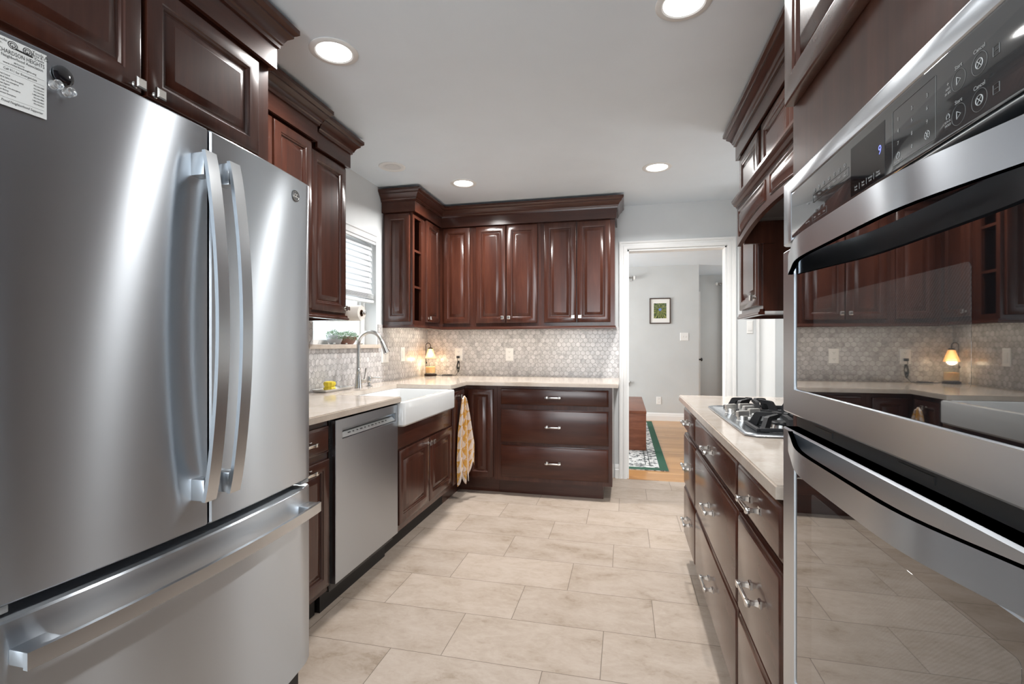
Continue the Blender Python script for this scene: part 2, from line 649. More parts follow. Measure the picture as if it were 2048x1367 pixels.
def m_towel():
    m, nt, b = new_mat('towel_print')
    at = N(nt, 'ShaderNodeUVMap')
    mp = N(nt, 'ShaderNodeMapping')
    mp.inputs['Rotation'].default_value = (0, 0, PI / 4)
    mp.inputs['Scale'].default_value = (17, 17, 1)
    nt.links.new(at.outputs[0], mp.inputs[0])
    ck = N(nt, 'ShaderNodeTexChecker')
    ck.inputs['Scale'].default_value = 1.0
    ck.inputs['Color1'].default_value = (0.56, 0.29, 0.05, 1)
    ck.inputs['Color2'].default_value = (0.66, 0.56, 0.49, 1)
    nt.links.new(mp.outputs[0], ck.inputs[0])
    v = coords(nt)
    c = mix(nt, math_n(nt, 'MULTIPLY', math_n(nt, 'GREATER_THAN', noise(nt, v, 55, 2), 0.58), 0.55), ck.outputs[0], (0.60, 0.47, 0.40))
    nt.links.new(c, b.inputs['Base Color'])
    pset(b, rough=0.9, sheen=0.2)
    bump(nt, b, noise(nt, v, 400, 2), 0.2, 0.001)
    return m


def m_mesh():
    """perforated screen behind the oven glass"""
    m, nt, b = new_mat('oven_screen')
    tc = N(nt, 'ShaderNodeTexCoord')
    sx = N(nt, 'ShaderNodeSeparateXYZ')
    nt.links.new(tc.outputs['Object'], sx.inputs[0])
    q = math_n(nt, 'DIVIDE', math_n(nt, 'ADD', sx.outputs[1], sx.outputs[2]), 0.0046)
    w_ = math_n(nt, 'ABSOLUTE', math_n(nt, 'SUBTRACT', math_n(nt, 'FRACT', q), 0.5))
    c = ramp(nt, w_, [(0.10, (0.040, 0.041, 0.041)), (0.40, (0.062, 0.063, 0.063))])
    nt.links.new(c, b.inputs['Base Color'])
    pset(b, rough=0.02, ior=1.9, spec=0.5, coat=1.0, coatr=0.015)
    return m


def m_art():
    m, nt, b = new_mat('forest_print')
    tc = N(nt, 'ShaderNodeTexCoord')
    sp = N(nt, 'ShaderNodeSeparateXYZ')
    nt.links.new(tc.outputs['Object'], sp.inputs[0])
    x, z = sp.outputs[0], math_n(nt, 'SUBTRACT', sp.outputs[2], 0.02)
    ang = math_n(nt, 'ARCTAN2', z, x)
    rad = math_n(nt, 'SQRT', math_n(nt, 'ADD', math_n(nt, 'MULTIPLY', x, x), math_n(nt, 'MULTIPLY', z, z)))
    cv = N(nt, 'ShaderNodeCombineXYZ')
    nt.links.new(math_n(nt, 'MULTIPLY', ang, 3.2), cv.inputs[0])
    nt.links.new(math_n(nt, 'MULTIPLY', rad, 5), cv.inputs[1])
    f = noise(nt, cv.outputs[0], 2.2, 4, 0.7)
    c = ramp(nt, f, [(0.38, (0.010, 0.018, 0.012)), (0.48, (0.06, 0.10, 0.02)), (0.57, (0.26, 0.27, 0.06)), (0.68, (0.52, 0.47, 0.26))])
    blot = noise(nt, tc.outputs['Object'], 60, 3)
    c = mix(nt, math_n(nt, 'MULTIPLY', math_n(nt, 'GREATER_THAN', blot, 0.58), math_n(nt, 'GREATER_THAN', z, 0.02)), c, (0.10, 0.14, 0.22))
    c = mix(nt, math_n(nt, 'LESS_THAN', rad, 0.022), c, (0.13, 0.22, 0.55))
    nt.links.new(c, b.inputs['Base Color'])
    pset(b, rough=0.4)
    return m


tile_m, quartz, oak, rug_m, towel_m, screen_m, art_m = m_tile(), m_quartz(), m_hallfloor(), m_rug(), m_towel(), m_mesh(), m_art()
hex_x, hex_y = m_hex('hex_marble_back', 0), m_hex('hex_marble_side', 1)
oven_glass = simple('black_oven_glass', (0.008, 0.008, 0.009), 0.02, ior=1.9, spec=0.5, coat=1.0, coatr=0.015)
panel_glass = simple('control_glass', (0.040, 0.041, 0.042), 0.05, ior=1.7, spec=0.5, coat=0.5, coatr=0.03)
disp_glass = simple('display_glass', (0.008, 0.008, 0.009), 0.04, spec=0.6)
lens_m = simple('lit_lens', (0.9, 0.9, 0.9), 0.5, emit=(1, 0.985, 0.96), estr=6.0)
unlit_m = simple('unlit_baffle', (0.60, 0.60, 0.60), 0.5)
ring_m = simple('light_ring', (0.72, 0.72, 0.71), 0.45)
led_m = simple('led_strip', (0.9, 0.9, 0.9), 0.5, emit=(1, 0.90, 0.74), estr=2.2)
green_rug = simple('rug_green_border', (0.020, 0.085, 0.050), 0.95)
yellow_sp = simple('yellow_sponge', (0.80, 0.62, 0.05), 0.6)
roll_m = simple('paper_towel', (0.82, 0.78, 0.72), 0.85)
core_m = simple('cardboard_core', (0.20, 0.10, 0.055), 0.7)
leaf_m = simple('succulent_leaf', (0.20, 0.31, 0.20), 0.5)
bowl_m = simple('terracotta_glaze', (0.16, 0.07, 0.05), 0.35)
pot_m = simple('grey_stone_pot', (0.36, 0.37, 0.39), 0.6)
stone_m = simple('pebble', (0.45, 0.46, 0.45), 0.6)


def m_thin(name, tint, refl):
    m, nt, b = new_mat(name)
    nt.nodes.remove(b)
    tr = N(nt, 'ShaderNodeBsdfTransparent')
    tr.inputs[0].default_value = (*tint, 1)
    gl = N(nt, 'ShaderNodeBsdfGlossy')
    gl.inputs['Roughness'].default_value = 0.02
    lw = N(nt, 'ShaderNodeLayerWeight')
    lw.inputs[0].default_value = 0.5
    fac = math_n(nt, 'MULTIPLY_ADD', math_n(nt, 'POWER', lw.outputs['Facing'], 4.0), refl, 0.03)
    mx = N(nt, 'ShaderNodeMixShader')
    nt.links.new(fac, mx.inputs[0])
    nt.links.new(tr.outputs[0], mx.inputs[1])
    nt.links.new(gl.outputs[0], mx.inputs[2])
    nt.links.new(mx.outputs[0], nt.nodes['Material Output'].inputs[0])
    return m


glass_m = m_thin('window_glass', (0.95, 0.97, 0.97), 0.25)
jar_m = m_thin('jar_glass', (0.95, 0.95, 0.93), 0.30)
wax_m = simple('candle_wax', (0.85, 0.56, 0.26), 0.5, sss=0.3)


def m_shade():
    m, nt, b = new_mat('amber_shade')
    pset(b, base=(0.74, 0.52, 0.30), rough=0.3)
    tr = N(nt, 'ShaderNodeBsdfTranslucent')
    tr.inputs[0].default_value = (0.92, 0.68, 0.42, 1)
    tp = N(nt, 'ShaderNodeBsdfTransparent')
    tp.inputs[0].default_value = (1.0, 0.88, 0.70, 1)
    m1 = N(nt, 'ShaderNodeMixShader')
    m1.inputs[0].default_value = 0.45
    nt.links.new(b.outputs[0], m1.inputs[1])
    nt.links.new(tr.outputs[0], m1.inputs[2])
    m2 = N(nt, 'ShaderNodeMixShader')
    m2.inputs[0].default_value = 0.35
    nt.links.new(m1.outputs[0], m2.inputs[1])
    nt.links.new(tp.outputs[0], m2.inputs[2])
    nt.links.new(m2.outputs[0], nt.nodes['Material Output'].inputs[0])
    return m


shade_m = m_shade()
bulb_m = simple('lit_bulb', (1, 1, 1), 0.3, emit=(1.0, 0.83, 0.55), estr=16.0)
curtain_m = simple('curtain_linen', (0.62, 0.62, 0.62), 0.9)
fence_m = simple('outside_siding', (0.80, 0.80, 0.79), 0.8)
frame_dk = simple('dark_picture_frame', (0.055, 0.030, 0.020), 0.4)
mat_board = simple('mat_board', (0.80, 0.79, 0.76), 0.8)

# ------------------------------------------------------------------ setting
XL, YB, XR, ZC = -1.90, 4.50, 0.94, 2.445
YR = -2.45            # wall behind the camera
YF = 8.05             # far wall of the room past the doorway

mb = MB()
mb.box(-1.9, 2.4, YR, 4.485, -0.05, 0)
struct(mb, 'floor', tile_m)
mb = MB()
mb.box(-2.6, 2.6, 4.487, 9.4, -0.05, 0)
o = struct(mb, 'floor_hall', oak)
mb = MB()
mb.box(-2.05, 2.5, YR - 0.15, 4.62, ZC, ZC + 0.06)
struct(mb, 'ceiling', ceil_paint)
mb = MB()
mb.box(-2.6, 2.6, 4.622, 9.4, ZC, ZC + 0.06)
struct(mb, 'ceiling_hall', ceil_paint)

WY0, WY1, WZ0, WZ1 = 2.68, 3.485, 1.203, 2.055       # kitchen window opening in the left wall
mb = MB()
mb.box(-2.05, XL, YR, WY0, 0, ZC)
mb.box(-2.05, XL, WY1, YB + 0.12, 0, ZC)
mb.box(-2.05, XL, WY0, WY1, 0, WZ0 - 0.028)
mb.box(-2.05, XL, WY0, WY1, WZ1, ZC)
wl = struct(mb, 'wall_left', wall_paint)
mb = MB()
mb.box(XL, XL + 0.008, 1.5, WY0, 0.905, 1.345)
mb.box(XL, XL + 0.008, WY0, WY1 + 0.02, 0.905, WZ0 - 0.03)
mb.box(XL, XL + 0.008, WY1 + 0.02, YB, 0.905, 1.36)
mb.build('backsplash', hex_y, wl)

DX0, DX1, DZ = 0.022, 0.850, 2.05                     # doorway opening in the back wall
mb = MB()
mb.box(XL, DX0, YB, YB + 0.12, 0, ZC)
mb.box(DX1, 2.4, YB, YB + 0.12, 0, ZC)
mb.box(DX0, DX1, YB, YB + 0.12, DZ, ZC)
wb = struct(mb, 'wall_back', wall_paint)
mb = MB()
mb.box(XL + 0.008, -0.052, YB - 0.008, YB, 0.905, 1.36)
mb.build('backsplash', hex_x, wb)

mb = MB()
mb.box(XR, XR + 0.12, YR, 3.03, 0, ZC)
wr = struct(mb, 'wall_right', wall_paint)
mb = MB()
mb.box(XR - 0.008, XR, 1.13, 3.0, 0.905, 1.36)
mb.build('backsplash', hex_y, wr)
mb = MB()
mb.box(1.094, 1.20, 4.0, YB, 0, ZC)
mb.box(2.3, 2.4, 2.9, 4.5, 0, ZC)
mb.box(1.2, 2.3, 4.0, 4.1, 0, ZC)
mb.box(1.06, 2.3, 2.9, 3.0, 0, ZC)
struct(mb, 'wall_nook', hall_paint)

# unseen wall behind the camera; its glazed opening is added for light and reflections
RX0, RX1, RZ0, RZ1 = -1.45, 0.65, 0.35, 2.2
mb = MB()
mb.box(-2.05, RX0, YR - 0.12, YR, 0, ZC)
mb.box(RX1, XR + 0.12, YR - 0.12, YR, 0, ZC)
mb.box(RX0, RX1, YR - 0.12, YR, 0, RZ0)
mb.box(RX0, RX1, YR - 0.12, YR, RZ1, ZC)
struct(mb, 'wall_rear', wall_paint)
mb = MB()
for x0, x1 in ((RX0, RX0 + 0.05), (-0.43, -0.37), (RX1 - 0.05, RX1)):
    mb.box(x0, x1, YR - 0.09, YR - 0.03, RZ0, RZ1)
mb.box(RX0, RX1, YR - 0.09, YR - 0.03, RZ0, RZ0 + 0.05)
mb.box(RX0, RX1, YR - 0.09, YR - 0.03, RZ1 - 0.05, RZ1)
struct(mb, 'added_rear_window', white_trim)  # frame of the added opening, never in view

# rooms past the doorway
mb = MB()
mb.box(-2.6, 1.12, YF, YF + 0.12, 0, ZC)
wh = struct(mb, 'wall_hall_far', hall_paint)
mb = MB()
mb.box(1.02, 1.12, YF + 0.12, 9.3, 0, ZC)
mb.box(1.02, 2.6, 9.3, 9.4, 0, ZC)
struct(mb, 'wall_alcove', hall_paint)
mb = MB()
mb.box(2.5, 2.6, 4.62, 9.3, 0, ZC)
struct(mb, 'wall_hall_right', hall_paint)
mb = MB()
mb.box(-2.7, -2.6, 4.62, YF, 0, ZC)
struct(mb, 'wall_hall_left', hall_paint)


def base_prof(h=0.11):
    return [(0, 0), (0.016, 0), (0.016, h * 0.62), (0.012, h * 0.66), (0.012, h * 0.86), (0.004, h), (0, h)]


mb = MB()
mb.sweep([(-2.6, YF - 0.001), (1.119, YF - 0.001)], base_prof(0.125))
struct(mb, 'baseboard_hall', white_trim)
mb = MB()
mb.sweep([(-0.088, YB - 0.001), (-0.046, YB - 0.001)], base_prof(0.125))
struct(mb, 'baseboard_back', white_trim)

# door casing and jamb
mb = MB()
cas = [(0, 0.0), (0, 0.012), (0.01, 0.018), (0.03, 0.018), (0.033, 0.013), (0.048, 0.013), (0.052, 0.020), (0.068, 0.022), (0.068, 0)]


def casing(mb, x0, x1, zt, y):
    """mitred casing around an opening, lying on the wall plane y and facing -Y"""
    loops = []
    for i, (x, z, mx, mz) in enumerate(((x0, 0, -1, 0), (x0, zt, -1, 1), (x1, zt, 1, 1), (x1, 0, 1, 0))):
        loops.append([(x + mx * o, y - t, z + mz * o) for o, t in cas])
    mb.loops(loops)


casing(mb, DX0 - 0.004, DX1 + 0.004, DZ + 0.004, YB - 0.0005)
for s, x in ((1, DX0), (-1, DX1)):
    mb.box(x, x + s * 0.012, YB + 0.0, YB + 0.12, 0, DZ)
mb.box(DX0, DX1, YB, YB + 0.12, DZ - 0.012, DZ)
struct(mb, 'door_1', white_trim)
mb = MB()
mb.box(1.094 - 0.014, 1.0935, 4.43, 4.485, 0, 2.1, 0.002)
struct(mb, 'corner_highlight', white_trim)  # white strip standing in for the bright highlight along this wall corner

# kitchen window: frame, panes, stone sill
mb = MB()
xg0, xg1 = -2.04, -1.995
mb.box(xg0, xg1, WY0, WY0 + 0.06, WZ0, WZ1)
mb.box(xg0, xg1, WY1 - 0.06, WY1, WZ0, WZ1)
mb.box(xg0, xg1, WY0 + 0.06, WY1 - 0.06, WZ0, WZ0 + 0.03)
mb.box(xg0, xg1, WY0 + 0.06, WY1 - 0.06, WZ1 - 0.05, WZ1)
mb.box(xg0, xg1 - 0.008, WY1 - 0.105, WY1 - 0.075, WZ0 + 0.03, WZ1 - 0.05)
w1 = struct(mb, 'window_1', white_trim)
mb = MB()
mb.box(-2.022, -2.016, WY0 + 0.06, WY1 - 0.1, WZ0 + 0.03, WZ1 - 0.05)
mb.build('window_pane', glass_m, w1)
mb = MB()
mb.box(-2.03, -1.873, WY0 - 0.06, WY1 + 0.03, WZ0 - 0.029, WZ0 - 0.0005, 0.002)
mb.build('window_sill', quartz, w1)
mb = MB()
for k in range(14):
    z = 0.0 + k * 0.18
    mb.box(-5.02, -5.0 + 0.012 * (k % 2), 0.0, 9.0, z, z + 0.175)
struct(mb, 'wall_neighbor', fence_m)
mb = MB()
mb.box(-12, -2.06, -6, 12, -0.30, -0.25)
struct(mb, 'ground_outside', simple('outside_concrete', (0.55, 0.54, 0.51), 0.9))


# ------------------------------------------------------------------ cabinet hardware
def rect_pull_mesh():
    """bar pull in a local frame: u along the bar (x), outwards = +y, up = +z"""
    mb = MB()
    mb.box(-0.062, 0.062, 0.026, 0.034, -0.0055, 0.0055, 0.0015)
    for s in (-1, 1):
        x = s * 0.048
        loops = []
        for d, h in ((0, 0.0095), (0.003, 0.0095), (0.005, 0.0065), (0.014, 0.0048), (0.021, 0.0048), (0.027, 0.0055)):
            loops.append([(x - h, d, -h), (x + h, d, -h), (x + h, d, h), (x - h, d, h)])
        mb.loops(loops)
        mb.box(x - 0.0085, x + 0.0085, 0.0245, 0.0355, -0.0075, 0.0075, 0.0015)
    return mb


def knob_mesh_mb():
    mb = MB()
    mb.lathe([(0.009, 0), (0.009, 0.003), (0.0055, 0.006), (0.005, 0.014), (0.008, 0.017)], n=14, axis='Y')
    loops = []
    for h, d in ((0.0085, 0.0165), (0.0135, 0.0185), (0.0145, 0.022), (0.0140, 0.0265), (0.0105, 0.0295), (0.0095, 0.0295)):
        loops.append([(-h, d, -h), (h, d, -h), (h, d, h), (-h, d, h)])
    mb.loops(loops)
    return mb


_o = rect_pull_mesh().build('pull', simple('pull_nickel', (0.66, 0.64, 0.61), 0.15, metal=1.0))
PULL = _o.data
bpy.data.objects.remove(_o)
_o = knob_mesh_mb().build('knob', chrome)
KNOB = _o.data
bpy.data.objects.remove(_o)
ROT = {'+X': -PI / 2, '-Y': PI, '-X': PI / 2, '+Y': 0}


def fit(kind, name, loc, face, parent):
    o = bpy.data.objects.new(name, PULL if kind == 'pull' else KNOB)
    COL.objects.link(o)
    o.parent = parent
    o.location = Vector(loc) - woff(parent)
    o.rotation_euler = (0, 0, ROT[face])
    return o


def hang_door(root, F, face, u0, u1, v0, v1, knob=None, stile=0.056, mat=None):
    d = panel_door(F, u0, u1, v0, v1, stile=stile).build('door', mat or wood_v, root)
    if knob:
        fit('knob', 'knob', F(knob[0], knob[1], 0.0), face, d)
    return d


def hang_drawer(root, F, face, u0, u1, v0, v1, mat, pull=True):
    d = slab_front(F, u0, u1, v0, v1).build('drawer', mat, root)
    if pull:
        fit('pull', 'handle', F((u0 + u1) / 2, (v0 + v1) / 2, 0.0), face, d)
    return d


CROWN = [(0, 2.335), (0.008, 2.335), (0.010, 2.347), (0.016, 2.352), (0.018, 2.360), (0.026, 2.374), (0.040, 2.386), (0.043, 2.389),
         (0.043, 2.397), (0.050, 2.401), (0.058, 2.408), (0.058, 2.425), (0, 2.425)]
FRZ = [(-0.014, 2.252), (0, 2.252), (0, 2.336), (-0.014, 2.336)]
RAIL = [(-0.02, 1.345), (0.006, 1.345), (0.009, 1.349), (0.009, 1.356), (0.004, 1.360), (0.002, 1.372), (-0.02, 1.372)]

# ------------------------------------------------------------------ refrigerator
FY0, FY1, FS = 0.586, 1.496, 1.036
t = thing('refrigerator', (-1.45, 1.04, 0), 'tall stainless steel french-door refrigerator with bottom freezer drawer at the left', 'refrigerator')
mb = MB()
mb.box(-1.885, -1.15, FY0 + 0.006, FY1 - 0.006, 0.02, 1.735)
mb.build('case', case_grey, t)
mb = MB()
mb.box(-1.15, -1.118, FY0 + 0.012, FY1 - 0.012, 0.13, 1.74)
mb.build('gasket', gasket, t)
mb = MB()
mb.box(-1.14, -1.10, FY0 + 0.02, FY1 - 0.02, 0.02, 0.105)
mb.build('base_grille', gasket, t)


def bulge(y):
    s = (y - (FY0 + FY1) / 2) / ((FY1 - FY0) / 2)
    return -1.030 - 0.030 * s * s - (0.012 * max(0, abs(s) - 0.955) / 0.045)


def bowed_panel(y0, y1, z0, z1, n=22, r=0.004):
    mb = MB()
    ys = [y0 + (y1 - y0) * k / n for k in range(n + 1)]
    prof = [(y0, -1.118)] + [(y0, bulge(y0) - r)] + [(y, bulge(min(max(y, y0 + r), y1 - r))) for y in [y0 + r] + ys[1:-1] + [y1 - r]] + [(y1, bulge(y1) - r), (y1, -1.118)]
    L = lambda z, d: [((x - d if 0 < i < len(prof) - 1 else x), y, z) for i, (y, x) in enumerate(prof)]
    mb.loops([L(z0, r), L(z0 + r, 0), L(z1 - r, 0), L(z1, r)])
    return mb


def strap_handle(parent, path, w, side, ends, label=None):
    mb = MB()
    mb.bar(path, w, 0.010, side, (1, 0, 0))
    h = mb.build('handle', steel_hd, parent)
    for e in ends:
        mb = MB()
        mb.box(*e, 0.003)
        mb.build('handle_mount', steel_hd, h)
    return h


dl = bowed_panel(FY0, FS - 0.003, 0.744, 1.747).build('door', steel_h, t)
dr = bowed_panel(FS + 0.003, FY1, 0.744, 1.747).build('door', steel_h, t)
fz = bowed_panel(FY0, FY1, 0.117, 0.717).build('freezer_drawer', steel_h, t)
for d, yc in ((dl, 0.998), (dr, 1.074)):
    path = []
    for k in range(25):
        s = k / 24
        path.append((-0.993 + 0.040 * math.sin(PI * s) ** 0.8, yc, 0.818 + (1.672 - 0.818) * s))
    strap_handle(d, path, 0.034, (0, 1, 0), [(bulge(yc) - 0.002, -0.992, yc - 0.0165, yc + 0.0165, 0.820, 0.872), (bulge(yc) - 0.002, -0.992, yc - 0.0165, yc + 0.0165, 1.612, 1.668)])
path = []
for k in range(33):
    s = k / 32
    path.append((-1.010 + 0.028 * math.sin(PI * s) ** 0.8, 0.632 + (1.468 - 0.632) * s, 0.652))
mb = MB()
mb.bar(path, 0.031, 0.010, (0, 0, 1), (1, 0, 0))
h = mb.build('handle', steel_hd, fz)
mb = MB()
mb.box(bulge(0.66) - 0.002, -1.006, 0.634, 0.690, 0.638, 0.666, 0.003)
mb.build('handle_mount', steel_hd, h)
mb = MB()
mb.box(bulge(1.43) - 0.002, -1.009, 1.410, 1.466, 0.638, 0.666, 0.003)
mb.build('handle_mount', steel_hd, h)
for y in (0.62, 1.46):
    mb = MB()
    mb.box(-1.115, -1.062, y - 0.02, y + 0.02, 0.728, 0.742, 0.002)
    mb.build('hinge', grey_plastic, t)
# round badge
mb = MB()
F = frame('+X', bulge(1.39), 1.39, 1.684)
mb.loops([[F(r * math.cos(a), r * math.sin(a), w) for a in [2 * PI * k / 28 for k in range(28)]] for r, w in ((0.0185, -0.003), (0.0185, 0.003), (0.0165, 0.004), (0.015, 0.003))])
bd = mb.build('badge', simple('badge_grey', (0.16, 0.165, 0.17), 0.35, metal=0.6), t)
mb = MB()
for c0, sgn in ((-0.005, 1), (0.005, -1)):
    mb.tube([F(c0 + 0.0045 * math.cos(a), 0.0065 * math.sin(a) * (1 if a < 4.4 else 0.6), 0.0036) for a in [0.5 + 5.2 * k / 16 for k in range(17)]], 0.0009, 5)
mb.tube([F(0.0145 * math.cos(2 * PI * k / 24), 0.0145 * math.sin(2 * PI * k / 24), 0.0034) for k in range(25)], 0.0006, 5)
mb.build('badge_monogram', chrome, bd)


# ------------------------------------------------------------------ lettering
def text_mb(txt, F, size, u, v, w=0.0, align='LEFT', shear=0.0, sx=1.0):
    cu = bpy.data.curves.new('letters', 'FONT')
    cu.body = txt
    cu.size = size
    cu.align_x = align
    cu.align_y = 'CENTER'
    cu.shear = shear
    cu.resolution_u = 2
    cu.extrude = 0.00005
    ob = bpy.data.objects.new('letters', cu)
    COL.objects.link(ob)
    dg = bpy.context.evaluated_depsgraph_get()
    me = bpy.data.meshes.new_from_object(ob.evaluated_get(dg))
    vs = [F(u + p.co.x * sx, v + p.co.y, w + p.co.z) for p in me.vertices]
    fs = [tuple(p.vertices) for p in me.polygons]
    bpy.data.objects.remove(ob)
    bpy.data.curves.remove(cu)
    bpy.data.meshes.remove(me)
    return vs, fs


def letters(mb, *a, **k):
    fit_w = k.pop('fit_w', None)
    if fit_w:
        flat = lambda p, q, r=0.0: Vector((p, q, r))
        vs, _ = text_mb(a[0], flat, a[2], 0, 0)
        w_ = max(p.x for p in vs) - min(p.x for p in vs)
        k['sx'] = fit_w / w_
    mb.add(*text_mb(*a, **k))


# flyer under its magnets
fx = -1.045
t = thing('flyer', (-1.046, 0.64, 1.617), 'white printed neighborhood flyer stuck to the left refrigerator door', 'flyer')
FW, FH = 0.079, 0.119
PF = lambda a, b, c=0.0: Vector((bulge(0.6085 + a) + 0.0020 + c, 0.6085 + a, 1.617 + b))
mb = MB()
mb.loops([[PF(FW * k / 10, 0, 0) for k in range(11)] + [PF(FW * k / 10, 0, 0.0005) for k in range(10, -1, -1)],
          [PF(FW * k / 10, FH, 0) for k in range(11)] + [PF(FW * k / 10, FH, 0.0005) for k in range(10, -1, -1)]])
mb.build('sheet', paper_w, t)
mb = MB()
TW = 0.0007
letters(mb, 'RICHARDSON HEIGHTS', PF, 0.0105, 0.0050, FH * 0.80, TW, fit_w=0.070)
letters(mb, 'Neighborhood Association', PF, 0.0074, 0.0150, FH * 0.735, TW, fit_w=0.058)
letters(mb, '#rhnow', PF, 0.0046, FW / 2, FH * 0.672, TW, 'CENTER')
letters(mb, 'www.richardsonheights.org', PF, 0.0048, 0.0175, FH * 0.632, TW, fit_w=0.046)
letters(mb, 'Call 911 for Emergencies', PF, 0.0058, 0.0180, FH * 0.545, TW, fit_w=0.046)
for i, (a, b) in enumerate((('Animal Control', '972-744-4480'), ('Health & Safety Non-Emergency', '972-744-4111'), ('Fire Dept. non-emergency', '972-744-5700'),
                            ('Crimes Against', '1-888-629-7226'), ('Police Dept. non-emergency', '972-744-4801'), ('Sewer Backup', '1-866-322-8667'), ('Watermain Emergency', '972-744-4111'))):
    z = FH * (0.455 - 0.046 * i)
    letters(mb, a, PF, 0.0038, 0.0095, z, TW, sx=0.72)
    letters(mb, b, PF, 0.0038, FW - 0.004, z, TW, 'RIGHT', sx=0.72)
letters(mb, 'Proud Neighborhood Supporter', PF, 0.0062, 0.0150, FH * 0.072, TW, shear=0.25, fit_w=0.058)
letters(mb, 'Tools &', PF, 0.0072, 0.0575, FH * 0.955, TW)
letters(mb, 'Bros & Co.', PF, 0.0064, 0.0575, FH * 0.915, TW, sx=0.85)
letters(mb, 'Deals', PF, 0.0062, 0.061, FH * 0.868, TW)
letters(mb, 'tools:', PF, 0.0068, 0.009, FH * 0.955, TW)
letters(mb, 'etc.', PF, 0.0056, 0.009, FH * 0.905, TW)
for cx in (0.0305, 0.0510):
    for r in (0.0062, 0.0035):
        mb.tube([PF(cx + r * math.cos(2 * PI * k / 20), FH * 0.925 + r * math.sin(2 * PI * k / 20), TW) for k in range(21)], 0.0006, 4)
    mb.tube([PF(cx, FH * 0.925, TW), PF(cx, FH * 0.88, TW)], 0.0005, 4)
mb.tube([PF(0.034, FH * 0.885, TW), PF(0.058, FH * 0.875, TW)], 0.0016, 4)
for z in (0.59, 0.505, 0.12):
    mb.tube([PF(0.004, FH * z, TW), PF(FW - 0.004, FH * z, TW)], 0.00018, 4)
mb.build('printing', ink, t, smooth=False, normals=False)


def disc_on_fridge(name, y, z, r, h, mat, label, group=None):
    mb = MB()
    F = frame('+X', bulge(y), y, z)
    mb.loops([[F(q * math.cos(a), q * math.sin(a), w) for a in [2 * PI * k / 26 for k in range(26)]] for q, w in
              ((r * 0.95, 0.0006), (r, 0.002), (r, h * 0.6), (r * 0.86, h * 0.9), (r * 0.5, h))])
    o = mb.build(name, mat, None)
    tag(o, label, 'magnet', group)
    return o


disc_on_fridge('magnet', 0.7135, 1.712, 0.0182, 0.005, black_gloss, 'round glossy black magnet beside the flyer on the refrigerator')
for i, (y, z, lab) in enumerate(((0.6985, 1.687, 'small clear knob magnet just under the black magnet, nearer the flyer'), (0.7195, 1.683, 'small clear knob magnet just under the black magnet, farther from the flyer'))):
    t = thing('magnet', (bulge(y), y, z), lab, 'magnet', 'clear knob magnets')
    F = frame('+X', bulge(y), y, z)
    mb = MB()
    mb.loops([[F(q * math.cos(a), q * math.sin(a), w) for a in [2 * PI * k / 22 for k in range(22)]] for q, w in
              ((0.0085, 0.0006), (0.0088, 0.003), (0.0060, 0.006), (0.0060, 0.010), (0.0085, 0.013), (0.0080, 0.016), (0.004, 0.0165))])
    mb.build('knob_body', clear_gem, t)
    mb = MB()
    mb.loops([[F(q * math.cos(a), q * math.sin(a), w) for a in [2 * PI * k / 16 for k in range(16)]] for q, w in ((0.004, 0.0008), (0.004, 0.0025))])
    mb.build('magnet_disc', nickel, t)

# ------------------------------------------------------------------ left wall: stepped upper cabinets
t = thing('upper_cabinet', (-1.6, 1.09, 1.86), 'dark wood two-door cabinet above the refrigerator with crown molding', 'cabinet')
mb = MB()
mb.box(-1.895, -1.325, 0.585, 1.602, 1.862, 2.335)
mb.build('body', wood_v, t)
F = frame('+X', -1.305)
hang_door(t, F, '+X', 0.655, 1.087, 1.896, 2.236, (1.065, 1.909), 0.058)
hang_door(t, F, '+X', 1.102, 1.534, 1.896, 2.236, (1.124, 1.909), 0.058)
mb = MB()
mb.sweep([(-1.297, 0.585), (-1.297, 1.616), (-1.545, 1.616)], FRZ)
mb.build('frieze', wood_y, t)
mb = MB()
mb.sweep([(-1.297, 0.585), (-1.297, 1.616), (-1.484, 1.616)], CROWN)
mb.build('crown', wood_y, t)

t = thing('upper_cabinet', (-1.7, 1.93, 1.36), 'dark wood cabinet set back between the over-refrigerator cabinet and the paper towel cabinet', 'cabinet')
mb = MB()
mb.box(-1.895, -1.58, 1.625, 2.222, 1.362, 2.335)
mb.build('body', wood_v, t)
F = frame('+X', -1.56)
hang_door(t, F, '+X', 1.645, 1.915, 1.39, 2.236, (1.895, 1.42))
hang_door(t, F, '+X', 1.927, 2.202, 1.39, 2.236, (1.947, 1.42))
mb = MB()
mb.sweep([(-1.552, 1.632), (-1.552, 2.236), (-1.600, 2.236)], FRZ)
mb.build('frieze', wood_y, t)
mb = MB()
mb.sweep([(-1.552, 1.680), (-1.552, 2.236), (-1.596, 2.236)], CROWN)
mb.build('crown', wood_y, t)

t = thing('upper_cabinet', (-1.7, 2.41, 1.345), 'narrow dark wood cabinet left of the window with the paper towel on its side', 'cabinet')
mb = MB()
mb.box(-1.895, -1.625, 2.225, 2.61, 1.362, 2.335)
mb.build('body', wood_v, t)
F = frame('+X', -1.605)
hang_door(t, F, '+X', 2.264, 2.589, 1.384, 2.236, (2.572, 1.412))
mb = MB()
mb.sweep([(-1.597, 2.300), (-1.597, 2.622), (-1.895, 2.622)], FRZ)
mb.build('frieze', wood_y, t)
mb = MB()
mb.sweep([(-1.597, 2.300), (-1.597, 2.622), (-1.895, 2.622)], CROWN)
mb.build('crown', wood_y, t)
mb = MB()
mb.sweep([(-1.615, 2.225), (-1.615, 2.612), (-1.895, 2.612)], RAIL)
mb.build('light_rail', wood_y, t)

